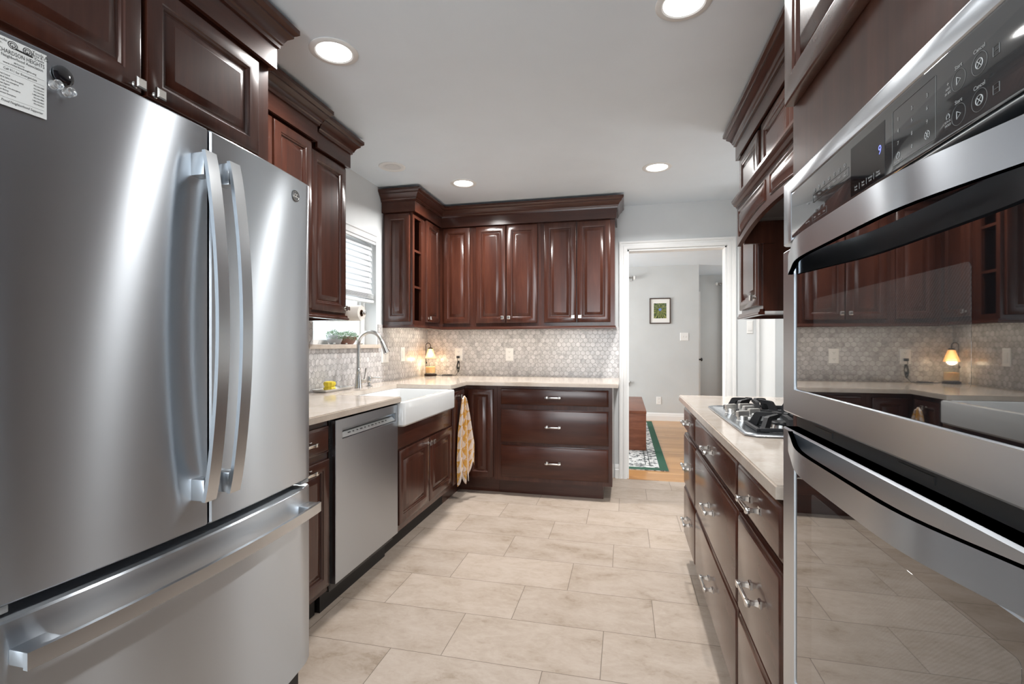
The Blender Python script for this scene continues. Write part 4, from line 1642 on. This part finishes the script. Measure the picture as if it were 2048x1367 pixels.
for q in range(3):
    ph = q * 0.5
    mb.tube([(-1.562 + 0.016 * math.sin(2 * PI * k / 14 + ph) * (1 - 0.45 * abs(math.cos(2 * PI * k / 14))), 4.452 + 0.005 * q, CT + 0.085 + 0.055 * math.cos(2 * PI * k / 14 + ph * 0.25)) for k in range(15)], 0.0025, 6)
mb.tube([(-1.558, 4.455, CT + 0.12), (-1.572, 4.455, CT + 0.15), (-1.572, 4.462, CT + 0.172)], 0.0025, 7)
mb.tube([(-1.566, 4.458, CT + 0.07), (-1.554, 4.458, CT + 0.072)], 0.012, 8)
mb.build('cable', blk_plastic, t)
mb = MB()
mb.box(-0.05, 0.05, -0.008, 0.008, -0.006, 0.006, 0.003)
R = Matrix.Translation((-1.648, 4.38, CT + 0.0068)) @ Matrix.Rotation(math.atan2(0.04, 0.085), 4, 'Z')
mb.v = [tuple(R @ Vector(p)) for p in mb.v]
mb.build('inline_switch', blk_plastic, t)
mb = MB()
mb.box(-1.584, -1.556, 4.462, 4.484, 1.070, 1.092, 0.003)
mb.build('plug', blk_plastic, t)

# ------------------------------------------------------------------ right base run
RF = 0.320
FR = frame('-X', RF)
rows = ((0.735, 0.858), (0.430, 0.712), (0.150, 0.420))
for y0, y1, a, b, lab in ((1.130, 1.547, 1.136, 1.541, 'dark wood three-drawer base cabinet nearest the wall ovens'),
                          (1.549, 2.434, 1.555, 2.428, 'wide dark wood three-drawer base cabinet under the gas cooktop'),
                          (2.436, 2.900, 2.442, 2.875, 'dark wood three-drawer base cabinet at the far end of the cooktop run')):
    t = thing('drawer_cabinet', (0.63, (y0 + y1) / 2, 0), lab, 'cabinet')
    mb = MB()
    mb.box(RF + 0.021, 0.93, y0, y1, 0.118, CB - 0.001)
    mb.build('body', wood_v, t)
    mb = MB()
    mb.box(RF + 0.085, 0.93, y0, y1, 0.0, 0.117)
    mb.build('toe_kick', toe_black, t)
    for v0, v1 in rows:
        hang_drawer(t, FR, '-X', -b, -a, v0, v1, wood_y)
t = MB()
slab(t, [(0.308, 1.124), (0.930, 1.124), (0.930, 3.016), (0.308, 3.016)], CB, CT, 0.004)
tag(t.build('countertop', quartz), 'cream quartz countertop holding the gas cooktop on the right', 'countertop')

# gas cooktop
ky0, ky1, kx0, kx1 = 1.685, 2.460, 0.378, 0.885
t = thing('cooktop', (0.63, 2.07, CT), 'stainless steel gas cooktop with black grates in the right counter', 'cooktop')
mb = MB()


def chring(d, z, c=0.03):
    x0, x1, y0, y1 = kx0 + d, kx1 - d, ky0 + d, ky1 - d
    return [(x0 + c, y0, z), (x1 - c, y0, z), (x1, y0 + c, z), (x1, y1 - c, z), (x1 - c, y1, z), (x0 + c, y1, z), (x0, y1 - c, z), (x0, y0 + c, z)]


mb.loops([chring(0.012, CT + 0.0005), chring(0, CT + 0.002), chring(0.0, CT + 0.006), chring(0.004, CT + 0.010), chring(0.010, CT + 0.011), chring(0.016, CT + 0.008), chring(0.05, CT + 0.0065)])
mb.build('pan', steel_flat, t)
satin_knob = simple('satin_silver', (0.80, 0.79, 0.76), 0.36, metal=1.0)
knob_pos = ((0.432, 2.205), (0.432, 1.990), (0.490, 2.235), (0.490, 2.155), (0.490, 2.070))
for i, (x, y) in enumerate(knob_pos):
    mb = MB()
    mb.lathe([(0.022, CT + 0.0065), (0.022, CT + 0.010), (0.019, CT + 0.012), (0.0185, CT + 0.026), (0.017, CT + 0.028)], (x, y, 0), 22)
    a = 0.5
    R = Matrix.Translation((x, y, 0)) @ Matrix.Rotation(a, 4, 'Z')
    k = MB()
    k.box(-0.024, 0.024, -0.0075, 0.0075, CT + 0.024, CT + 0.046, 0.002)
    mb.add([R @ Vector(p) for p in k.v], k.f)
    mb.build('knob', satin_knob, t)
burn = ((0.525, 1.845, 0.030), (0.545, 2.335, 0.036), (0.770, 1.845, 0.036), (0.770, 2.335, 0.030), (0.700, 2.090, 0.042))
for x, y, r in burn:
    mb = MB()
    mb.lathe([(r + 0.022, CT + 0.0062), (r + 0.018, CT + 0.009), (r + 0.004, CT + 0.010), (r, CT + 0.022), (r - 0.004, CT + 0.023)], (x, y, 0), 26)
    b = mb.build('burner', nickel, t)
    mb = MB()
    mb.lathe([(r + 0.004, CT + 0.0232), (r + 0.004, CT + 0.029), (r, CT + 0.032), (0.004, CT + 0.032)], (x, y, 0), 26)
    mb.build('burner_cap', cast_iron, b)


def grate(cx, cy, r, arms, parent, hz=0.055):
    g = MB()
    for a in arms:
        d = Vector((math.cos(a), math.sin(a), 0))
        s = Vector((-d.y, d.x, 0))
        c = Vector((cx, cy, CT))
        pro = [(r + 0.022, 0.0075), (r - 0.004, hz - 0.004), (r - 0.012, hz), (0.030, hz + 0.004), (0.024, hz + 0.001), (0.024, hz - 0.008), (r - 0.026, hz - 0.014), (r - 0.012, 0.0075)]
        L = [[c + d * q + Vector((0, 0, z)) + s * w for q, z in pro] for w in (-0.0075, 0.0075)]
        g.loops(L)
    return g


for idx, pairs in enumerate((((0.525, 1.845), (0.770, 1.845)), ((0.545, 2.335), (0.770, 2.335)))):
    g = MB()
    for cx, cy in pairs:
        q = grate(cx, cy, 0.098, [PI / 4 + PI / 2 * k for k in range(4)] + [PI / 2 * k for k in ((1, 3) if True else ())], t)
        g.add(q.v, q.f)
    ym = pairs[0][1]
    (xa, xb) = pairs[0][0], pairs[1][0]
    for s in (-1, 1):
        g.box(xa - 0.09, xb + 0.09, ym + s * 0.088 - 0.006, ym + s * 0.088 + 0.006, CT + 0.0075, CT + 0.020, 0.002)
    for xx in (xa - 0.095, xb + 0.095):
        g.box(xx - 0.006, xx + 0.006, ym - 0.09, ym + 0.09, CT + 0.0075, CT + 0.018, 0.002)
    g.build('grate', cast_iron, t)
q = grate(0.700, 2.090, 0.105, [PI / 4 + PI / 2 * k for k in range(4)], t)
q.box(0.61, 0.80, 2.090 - 0.092, 2.090 - 0.080, CT + 0.0075, CT + 0.018, 0.002)
q.box(0.61, 0.80, 2.090 + 0.080, 2.090 + 0.092, CT + 0.0075, CT + 0.018, 0.002)
q.build('grate', cast_iron, t)

# ------------------------------------------------------------------ wall oven tower
t = thing('oven_cabinet', (0.64, 0.68, 0), 'tall dark wood cabinet housing the double wall ovens', 'cabinet')
oy0, oy1 = 0.290, 1.046
mb = MB()
mb.box(0.341, 0.933, 0.235, oy0 - 0.002, 0.118, 2.335)
mb.box(0.341, 0.933, oy1 + 0.002, 1.121, 0.118, 2.335)
mb.box(0.341, 0.933, oy0 - 0.002, oy1 + 0.002, 0.118, 0.462)
mb.box(0.341, 0.933, oy0 - 0.002, oy1 + 0.002, 1.505, 2.335)
mb.box(0.915, 0.933, oy0 - 0.002, oy1 + 0.002, 0.462, 1.505)
mb.build('body', wood_v, t)
mb = MB()
mb.box(0.41, 0.933, 0.235, 1.121, 0, 0.117)
mb.build('toe_kick', toe_black, t)
F = frame('-X', 0.320)
hang_door(t, F, '-X', -1.110, -0.683, 1.690, 2.243, (-0.705, 1.725), 0.062)
hang_door(t, F, '-X', -0.675, -0.248, 1.690, 2.243, (-0.653, 1.725), 0.062)
hang_drawer(t, F, '-X', -1.105, -0.25, 0.150, 0.440, wood_y)
mb = MB()
mb.sweep([(0.60, 1.134), (0.314, 1.134), (0.314, 0.235)], FRZ)
mb.build('frieze', wood_y, t)
mb = MB()
mb.sweep([(0.555, 1.134), (0.314, 1.134), (0.314, 0.235)], CROWN)
mb.build('crown', wood_y, t)

t = thing('wall_oven', (0.6, 0.668, 0.47), 'stainless steel double wall oven with black glass doors at the right', 'oven')
F = frame('-X', 0.30)
mb = MB()
mb.box(0.342, 0.90, oy0 + 0.004, oy1 - 0.004, 0.47, 1.50)
mb.build('body', case_grey, t)
mb = MB()
mb.box(0.330, 0.3405, oy0 - 0.008, oy1 + 0.008, 0.464, 1.512)
mb.build('vent_frame', gasket, t)
# control panel
mb = MB()
mb.loops([ring(F, -oy1, -oy0, 1.390, 1.512, -0.030), ring(F, -oy1, -oy0, 1.390, 1.512, -0.006), ring(F, -oy1 + 0.002, -oy0 - 0.002, 1.391, 1.509, -0.002),
          ring(F, -oy1 + 0.006, -oy0 - 0.006, 1.392, 1.505, 0.0), ring(F, -oy1 + 0.047, -oy0 - 0.047, 1.393, 1.482, 0.0), ring(F, -oy1 + 0.049, -oy0 - 0.049, 1.3945, 1.480, -0.002), ring(F, -oy1 + 0.05, -oy0 - 0.05, 1.395, 1.479, -0.004)])
cp = mb.build('control_panel', steel_oven, t)
mb = MB()
mb.loops([rring(F, -oy1 + 0.0515, -oy0 - 0.0515, 1.396, 1.478, w, 0.006, 4) for w in (-0.0035, 0.0002)] + [rring(F, -oy1 + 0.053, -oy0 - 0.053, 1.3975, 1.4765, 0.0008, 0.005, 4)])
cg = mb.build('control_glass', panel_glass, cp)
mb = MB()
mb.loops([ring(F, -0.750, -0.661, 1.400, 1.4655, w) for w in (0.0008, 0.0011)])
mb.build('display', disp_glass, cp)
mb = MB()
letters(mb, '9', F, 0.016, -0.672, 1.434, 0.0013, 'CENTER')
mb.build('clock_digit', ink_blue, cp, smooth=False, normals=False)
mb = MB()
TZ = 0.0012
for s, u, v in (('1', -.632, 1.453), ('2', -.605, 1.453), ('3', -.578, 1.453), ('4', -.632, 1.440), ('5', -.605, 1.440), ('6', -.578, 1.440), ('7', -.632, 1.4262), ('8', -.605, 1.4262), ('9', -.578, 1.4262), ('0', -.605, 1.412)):
    letters(mb, s, F, 0.0062, u, v, TZ, 'CENTER')
for s, u, v in (('Start', -.530, 1.456), ('Cancel', -.503, 1.456), ('Start', -.530, 1.424), ('Cancel', -.503, 1.424)):
    letters(mb, s, F, 0.0052, u, v, TZ, 'CENTER')


def circ(mb, u, v, r, w=0.00025, n=28, a0=0, a1=2 * PI):
    mb.tube([F(u + r * math.cos(a0 + (a1 - a0) * k / n), v + r * math.sin(a0 + (a1 - a0) * k / n), TZ) for k in range(n + 1)], w, 4)


def line(mb, *p, w=0.0003):
    mb.tube([F(a, b, TZ) for a, b in p], w, 4)


for v in (1.4435, 1.4118):
    line(mb, (-.5325, v + .0035), (-.5325, v - .0035), (-.527, v), (-.5325, v + .0035), w=0.0004)
    circ(mb, -.503, v, 0.0042, 0.0005)
    line(mb, (-.506, v + .003), (-.500, v - .003), w=0.0004)
    line(mb, (-.506, v - .003), (-.500, v + .003), w=0.0004)
letters(mb, '+', F, 0.006, -.545, 1.447, TZ, 'CENTER')
letters(mb, 'ADD', F, 0.0032, -.545, 1.4425, TZ, 'CENTER')
letters(mb, '30 SEC', F, 0.0032, -.545, 1.4385, TZ, 'CENTER')
circ(mb, -.545, 1.4175, 0.0016, 0.0003, 14, 0, PI)
line(mb, (-.5472, 1.4175), (-.5428, 1.4175), (-.5428, 1.4145), (-.5472, 1.4145), (-.5472, 1.4175))
letters(mb, 'LOCK', F, 0.0032, -.545, 1.4118, TZ, 'CENTER')
letters(mb, 'HOLD', F, 0.0032, -.545, 1.4082, TZ, 'CENTER')
circ(mb, -.632, 1.4125, 0.0035, 0.0004, 20, PI * 0.65, PI * 2.35)
line(mb, (-.632, 1.4165), (-.632, 1.4125), w=0.0004)
letters(mb, 'Timer On/Off', F, 0.0028, -.632, 1.4062, TZ, 'CENTER')
for k in range(6):
    a = PI / 3 * k
    line(mb, (-.578, 1.413), (-.578 + 0.004 * math.cos(a), 1.413 + 0.004 * math.sin(a)), w=0.0004)
circ(mb, -.578, 1.413, 0.0042, 0.0003)
for s, u in (('Cook\nTime', -.735), ('Start\nTime', -.715), ('Settings\nLock', -.696), ('Timer\nOn/Off', -.677)):
    for q, w_ in enumerate(s.split('\n')):
        letters(mb, w_, F, 0.0036, u, 1.4098 - 0.0038 * q, TZ, 'CENTER')
for u in (-.725, -.706, -.687):
    line(mb, (u, 1.412), (u, 1.404), w=0.0002)
for s, u in (('Bake', -.880), ('Broil', -.862), ('Roast', -.844), ('Conv Bake', -.823), ('Warm', -.804), ('Proof', -.787), ('Self Clean', -.769)):
    for q, w_ in enumerate(s.split(' ')):
        letters(mb, w_, F, 0.0038, u, 1.4395 - 0.0038 * q, TZ, 'CENTER')
letters(mb, 'Upper', F, 0.0036, -.911, 1.4375, TZ, 'CENTER')
letters(mb, 'Lower Oven', F, 0.0032, -.911, 1.406, TZ, 'CENTER')
for s, u in (('Bake', -.879), ('Broil', -.861), ('Conv', -.842)):
    letters(mb, s, F, 0.0038, u, 1.4065, TZ, 'CENTER')
for u in (-.880, -.862, -.844, -.823, -.804, -.787, -.769):
    circ(mb, u, 1.4505, 0.0022, 0.00025, 12)
    line(mb, (u - 0.0025, 1.4475), (u + 0.0025, 1.4475), w=0.00025)
for u in (-.879, -.861, -.842):
    line(mb, (u - 0.0022, 1.4135), (u - 0.0022, 1.4185), (u + 0.0022, 1.4185), (u + 0.0022, 1.4135), w=0.00025)
mb.build('printing', print_grey, cp, smooth=False, normals=False)
mb = MB()
line(mb, (-.643, 1.4035), (-.565, 1.4035), (-.564, 1.4045), (-.564, 1.4655), (-.565, 1.4665), (-.643, 1.4665), (-.644, 1.4655), (-.644, 1.4045), (-.643, 1.4035), w=0.00025)
line(mb, (-.890, 1.4325), (-.758, 1.4325), (-.758, 1.4445), (-.890, 1.4445), (-.890, 1.4325), w=0.0002)
line(mb, (-.890, 1.402), (-.832, 1.402), (-.832, 1.412), (-.890, 1.412), (-.890, 1.402), w=0.0002)
for v in (1.4435, 1.4118):
    circ(mb, -.530, v, 0.0095, 0.0002)
    circ(mb, -.503, v, 0.0095, 0.0002)
mb.build('printed_outlines', print_dim, cp, smooth=False, normals=False)
for v in (1.4435, 1.4118):
    mb = MB()
    line(mb, (-.4865, v - .004), (-.4795, v - .004), (-.4795, v + .004), (-.4865, v + .004), (-.4865, v - .004), w=0.0003)
    line(mb, (-.485, v), (-.481, v), w=0.0003)
    mb.build('printed_icon', print_dim, cp, smooth=False, normals=False)


def oven_door(z0, z1, g0, g1, sc, hz):
    mb = MB()
    a0, a1 = -oy1, -oy0
    mb.loops([ring(F, a0, a1, z0, z1, -0.028), ring(F, a0, a1, z0, z1, -0.003), ring(F, a0 + 0.003, a1 - 0.003, z0 + 0.003, z1 - 0.003, 0.0),
              ring(F, a0 + 0.066, a1 - 0.066, g0 - 0.003, g1 + 0.003, 0.0), ring(F, a0 + 0.0675, a1 - 0.0675, g0 - 0.0015, g1 + 0.0015, 0.0012), ring(F, a0 + 0.069, a1 - 0.069, g0, g1, -0.002)])
    d = mb.build('door', steel_oven, t)
    mb = MB()
    mb.loops([rring(F, a0 + 0.0692, a1 - 0.0692, g0 + 0.0002, g1 - 0.0002, w, 0.010, 4) for w in (-0.0035, -0.0012)])
    g = mb.build('window_glass', oven_glass, d)
    mb = MB()
    mb.loops([rring(F, sc[0], sc[1], sc[2], sc[3], w, 0.006, 3) for w in (-0.0013, -0.00105)])
    mb.build('window_screen', screen_m, d)
    path = []
    n = 40
    for k in range(n + 1):
        s = k / n
        y = oy1 - 0.055 - s * (oy1 - oy0 - 0.11)
        e = min(1.0, min(s, 1 - s) / 0.40)
        e = e * (1 - 0.25 * math.sin(2 * PI * e) / PI)
        path.append((0.2965 - 0.045 * math.sin(PI / 2 * e), y, hz))
    mb = MB()
    mb.bar(path, 0.034, 0.008, (0, 0, 1), (1, 0, 0))
    mb.build('handle', steel_oven, d, ang=40)
    return d


oven_door(1.071, 1.380, 1.120, 1.372, (-0.891, -0.517, 1.160, 1.275), 1.346)
oven_door(0.470, 1.042, 0.590, 0.985, (-0.900, -0.460, 0.640, 0.953), 1.024)
mb = MB()
mb.box(0.318, 0.3295, oy0 + 0.02, oy1 - 0.02, 1.046, 1.067)
for y in (0.60, 0.86):
    mb.box(0.3165, 0.318, y, y + 0.07, 1.052, 1.061)
mb.build('vent_strip', blk_plastic, t)

# ------------------------------------------------------------------ right wall uppers and hood
UF = 0.627
FU = frame('-X', UF)
for y0, y1, d0, d1, kn, lab in ((2.560, 3.000, 2.582, 2.966, 2.608, 'dark wood tall upper cabinet left of the range hood nearest the doorway'),
                                (1.140, 1.562, 1.170, 1.540, 1.514, 'dark wood tall upper cabinet between the range hood and oven tower')):
    t = thing('upper_cabinet', (0.78, (y0 + y1) / 2, 1.345), lab, 'cabinet')
    mb = MB()
    mb.box(UF + 0.021, 0.935, y0, y1, 1.362, 2.335)
    mb.build('body', wood_v, t)
    hang_door(t, FU, '-X', -d1, -d0, 1.390, 2.243, (-kn, 1.430))
    mb = MB()
    mb.sweep([(0.935, y1 + 0.006), (UF + 0.008, y1 + 0.006), (UF + 0.008, y0 - 0.0)], RAIL)
    mb.build('light_rail', wood_y, t)
t = thing('upper_cabinet', (0.78, 2.06, 1.9), 'short dark wood two-door cabinet above the arched range hood', 'cabinet')
mb = MB()
mb.box(UF + 0.021, 0.935, 1.564, 2.558, 1.90, 2.335)
mb.build('body', wood_v, t)
hang_door(t, FU, '-X', -2.520, -2.066, 1.915, 2.243)
hang_door(t, FU, '-X', -2.058, -1.604, 1.915, 2.243)
rp = [(0.935, 3.0155), (0.617, 3.0155), (0.617, 1.195)]
t = thing('crown_molding', (0.62, 2.1, 2.25), 'dark wood crown molding along the top of the range hood wall cabinets', 'molding')
mb = MB()
mb.sweep(rp, CROWN)
mb.build('crown', wood_y, t)
mb = MB()
mb.sweep(rp, FRZ)
mb.build('frieze', wood_y, t)

t = thing('range_hood', (0.7, 2.06, 1.685), 'dark wood range hood with arched valance above the cooktop', 'range hood')
HX, hy0, hy1, hz0, hz1 = 0.540, 1.535, 2.602, 1.684, 1.872
FH_ = frame('-X', HX)
yc, half = (hy0 + hy1) / 2, (hy1 - hy0) / 2


def arch(y, lift=0.0):
    s = max(-1, min(1, (y - yc) / (half - 0.012)))
    return hz0 + 0.052 * (1 - abs(s) ** 2.2) + lift


mb = MB()
n = 36
ys = [hy0 + (hy1 - hy0) * k / n for k in range(n + 1)]
poly = [(y, arch(y)) for y in ys] + [(hy1, hz1), (hy0, hz1)]
loops = [[(HX + d, y, z) for y, z in poly] for d in (0, 0.02)]
mb.loops(loops)
mb.build('valance', wood_y, t, ang=25)
for a, b in ((hy0 + 0.045, yc - 0.035), (yc + 0.035, hy1 - 0.045)):
    mb = MB()

    def ploop(i, w):
        lo, hi = a + i, b - i
        k = 18
        pts = [(lo + (hi - lo) * q / k) for q in range(k + 1)]
        return [(HX - w, y, arch(y, 0.034 + i)) for y in pts] + [(HX - w, hi, hz1 - 0.020 - i), (HX - w, lo, hz1 - 0.020 - i)]
    mb.loops([ploop(0, 0.0002), ploop(0, 0.003), ploop(0.005, 0.005), ploop(0.009, 0.001), ploop(0.013, 0.001), ploop(0.030, 0.007), ploop(0.033, 0.008)])
    mb.build('raised_panel', wood_y, t)
mb = MB()
mb.box(HX + 0.021, UF + 0.068, 2.540, 2.558, hz0, hz1)
mb.build('side_panel', wood_v, t)
mb = MB()
mb.box(HX + 0.021, UF + 0.068, 1.564, 1.582, hz0, hz1)
mb.build('side_panel', wood_v, t)
mb = MB()
prof = [(0, 1.870), (0.004, 1.870), (0.006, 1.878), (0.016, 1.884), (0.019, 1.892), (0.026, 1.898), (0.026, 1.908), (-0.085, 1.908), (-0.085, 1.900), (0, 1.900)]
mb.sweep([(HX, hy1), (HX, hy0)], prof)
mb.build('crown', wood_y, t)
mb = MB()
mb.box(HX + 0.022, 0.93, 1.583, 2.539, 1.79, 1.87)
li = mb.build('liner', simple('hood_liner', (0.30, 0.31, 0.31), 0.35, metal=0.8), t)
mb = MB()
for k in range(2):
    mb.box(HX + 0.06, 0.88, 1.66 + 0.41 * k, 2.04 + 0.41 * k, 1.784, 1.7898)
mb.build('filter', simple('hood_filter', (0.22, 0.22, 0.22), 0.4, metal=0.9), li)

# ------------------------------------------------------------------ ceiling cans
for x, y, lab in ((-1.205, 1.850, 'lit recessed ceiling light nearest the refrigerator'), (0.208, 1.872, 'lit recessed ceiling light at the top edge toward the ovens'),
                  (-1.213, 3.580, 'lit recessed ceiling light above the back left cabinets'), (0.219, 3.565, 'lit recessed ceiling light before the doorway'),
                  (-1.05, 0.05, 'added unseen recessed ceiling light behind the viewer toward the refrigerator side'), (0.0, 0.05, 'added unseen recessed ceiling light behind the viewer toward the ovens side')):  # these two are added out of view for light and reflections
    t = thing('recessed_light', (x, y, ZC), lab, 'ceiling light', 'lit recessed ceiling lights')
    mb = MB()
    mb.lathe([(0.072, -0.0005), (0.100, -0.0005), (0.100, -0.003), (0.095, -0.006), (0.078, -0.0065), (0.072, -0.003)], (x, y, ZC), 36, caps=False)
    mb.build('trim_ring', ring_m, t)
    mb = MB()
    mb.lathe([(0.073, -0.0004), (0.073, -0.0022), (0.02, -0.0028)], (x, y, ZC), 32)
    mb.build('lens', lens_m, t)
    L = area('can_lamp', (0, 0, -0.008), (0, 0, 0), 0.14, 0.14, CAN_W['behind' if y < 1 else ('near' if y < 2.5 else 'far')], (1.0, 0.985, 0.96), 'DISK', spread=math.radians(150))
    L.parent = t
x, y = -1.587, 3.136
t = thing('recessed_light', (x, y, ZC), 'unlit recessed ceiling fixture above the sink window', 'ceiling light')
mb = MB()
mb.lathe([(0.060, -0.0005), (0.092, -0.0005), (0.092, -0.003), (0.088, -0.006), (0.066, -0.0065), (0.060, -0.003)], (x, y, ZC), 36, caps=False)
mb.build('trim_ring', ring_m, t)
mb = MB()
mb.lathe([(0.061, -0.0004), (0.061, -0.0015), (0.046, -0.0018), (0.044, -0.0035), (0.01, -0.0040)], (x, y, ZC), 32)
mb.build('baffle', unlit_m, t)

# ------------------------------------------------------------------ beyond the doorway
t = MB()
t.mi = 0
t.box(-1.4, 0.404, 4.83, 7.90, 0.0006, 0.008)
o = t.build('rug', rug_m)
t2 = MB()
for e in ((-1.4, 0.404, 4.83, 4.915), (-1.4, 0.404, 7.815, 7.90), (0.325, 0.404, 4.915, 7.815)):
    t2.box(e[0], e[1], e[2], e[3], 0.0082, 0.0095)
b_ = t2.build('border', green_rug, o)
t3 = MB()
for i in (0.16, 0.20):
    t3.box(-1.4, 0.404 - i, 4.83 + i, 4.838 + i, 0.0082, 0.0092)
    t3.box(0.396 - i, 0.404 - i, 4.838 + i, 7.90 - i, 0.0082, 0.0092)
t3.build('stripe', simple('rug_dark_stripe', (0.05, 0.06, 0.06), 0.95), o)
tag(o, 'black and white patterned rug with green border on the wood floor', 'rug')
t = thing('bench', (-0.1, 6.4, 0.0096), 'low walnut bench standing on the rug past the doorway', 'bench')
mb = MB()
mb.box(-0.27, 0.235, 5.69, 7.24, 0.424, 0.454, 0.004)
mb.build('seat', walnut, t)
for y in (5.69, 7.21):
    mb = MB()
    mb.box(-0.265, 0.232, y, y + 0.03, 0.0100, 0.4235, 0.003)
    mb.build('leg', walnut, t)
mb = MB()
mb.box(-0.2, 0.17, 5.73, 7.20, 0.36, 0.4235, 0.003)
mb.build('apron', walnut, t)
t = thing('framed_picture', (0.54, YF - 0.012, 1.735), 'small dark-framed forest picture with white mat on the hall wall', 'picture')
F = frame('-Y', 0.540, YF, 1.735)
pw, ph = 0.160, 0.202
mb = MB()
mb.loops([ring(F, -pw, pw, -ph, ph, 0.001), ring(F, -pw, pw, -ph, ph, 0.020), ring(F, -pw + 0.014, pw - 0.014, -ph + 0.014, ph - 0.014, 0.020), ring(F, -pw + 0.016, pw - 0.016, -ph + 0.016, ph - 0.016, 0.006)], cap1=False)
mb.build('frame', frame_dk, t)
mb = MB()
mb.loops([ring(F, -pw + 0.016, pw - 0.016, -ph + 0.016, ph - 0.016, w) for w in (0.004, 0.007)])
mb.build('mat', mat_board, t)
mb = MB()
mb.loops([ring(F, -0.096, 0.096, -0.118, 0.120, w) for w in (0.0072, 0.0080)])
mb.build('print', art_m, t)


def rod(name, y, x0, x1, z, label, brx):
    t = thing(name, (brx, y, z), label, 'curtain rod')
    mb = MB()
    mb.tube([(x0, y, z), (x1, y, z)], 0.012, 10)
    mb.build('pole', simple(name + '_metal', (0.30, 0.29, 0.27), 0.4, metal=0.8), t)
    return t


t = rod('curtain_rod', YF - 0.08, -1.3, 0.13, 2.262, 'thin metal curtain rod at the left edge of the hall wall', 0.10)
mb = MB()
mb.lathe([(0.012, 0.0), (0.030, 0.004), (0.032, 0.02), (0.022, 0.036), (0.008, 0.042)], (0.13, YF - 0.08, 2.262), 16, 'X')
mb.build('finial', white_plastic, t)
mb = MB()
mb.box(0.085, 0.105, YF - 0.085, YF - 0.0005, 2.240, 2.256)
mb.box(0.075, 0.115, YF - 0.006, YF - 0.0005, 2.215, 2.30)
mb.build('bracket', nickel, t)
t = rod('curtain_rod', 9.2, 1.59, 2.45, 2.275, 'thin metal curtain rod at the right in the alcove beyond', 1.63)
mb = MB()
mb.lathe([(0.012, 0.0), (0.028, -0.004), (0.030, -0.02), (0.020, -0.034), (0.008, -0.04)], (1.59, 9.2, 2.275), 16, 'X')
mb.build('finial', white_plastic, t)
mb = MB()
mb.box(1.625, 1.645, 9.195, 9.2995, 2.253, 2.269)
mb.build('bracket', nickel, t)
mb = MB()
loops = []
for z in (0.03, 0.8, 1.6, 2.26):
    L = []
    for k in range(41):
        s = k / 40
        L.append((1.69 + s * 0.7, 9.2 + 0.035 * math.sin(s * 38), z))
    loops.append(L)
mb.loops(loops, closed=False, cap0=False, cap1=False)
o = mb.build('curtain', curtain_m, None, normals=False, ang=180)
sm = o.modifiers.new('thick', 'SOLIDIFY')
sm.thickness = 0.004
tag(o, 'pale grey curtain hanging in the alcove seen through the doorway', 'curtain')
mb = MB()
mb.box(-0.9, 0.075, YF - 0.05, YF - 0.0005, 0.598, 0.622, 0.003)
mb.box(-0.9, 0.055, YF - 0.018, YF - 0.0005, 0.54, 0.597)
struct(mb, 'trim_2', white_trim)
mb = MB()
mb.lathe([(0.012, 0.0), (0.012, 0.03), (0.024, 0.036), (0.026, 0.05), (0.015, 0.06)], (1.1205, 8.095, 0.97), 16, 'X')
tag(mb.build('door_knob', blk_plastic), 'small black knob at the corner edge of the hall wall', 'knob')
mb = MB()
mb.box(1.1205, 1.16, 8.18, 8.95, 0.005, 2.04)
struct(mb, 'door_2', white_trim)
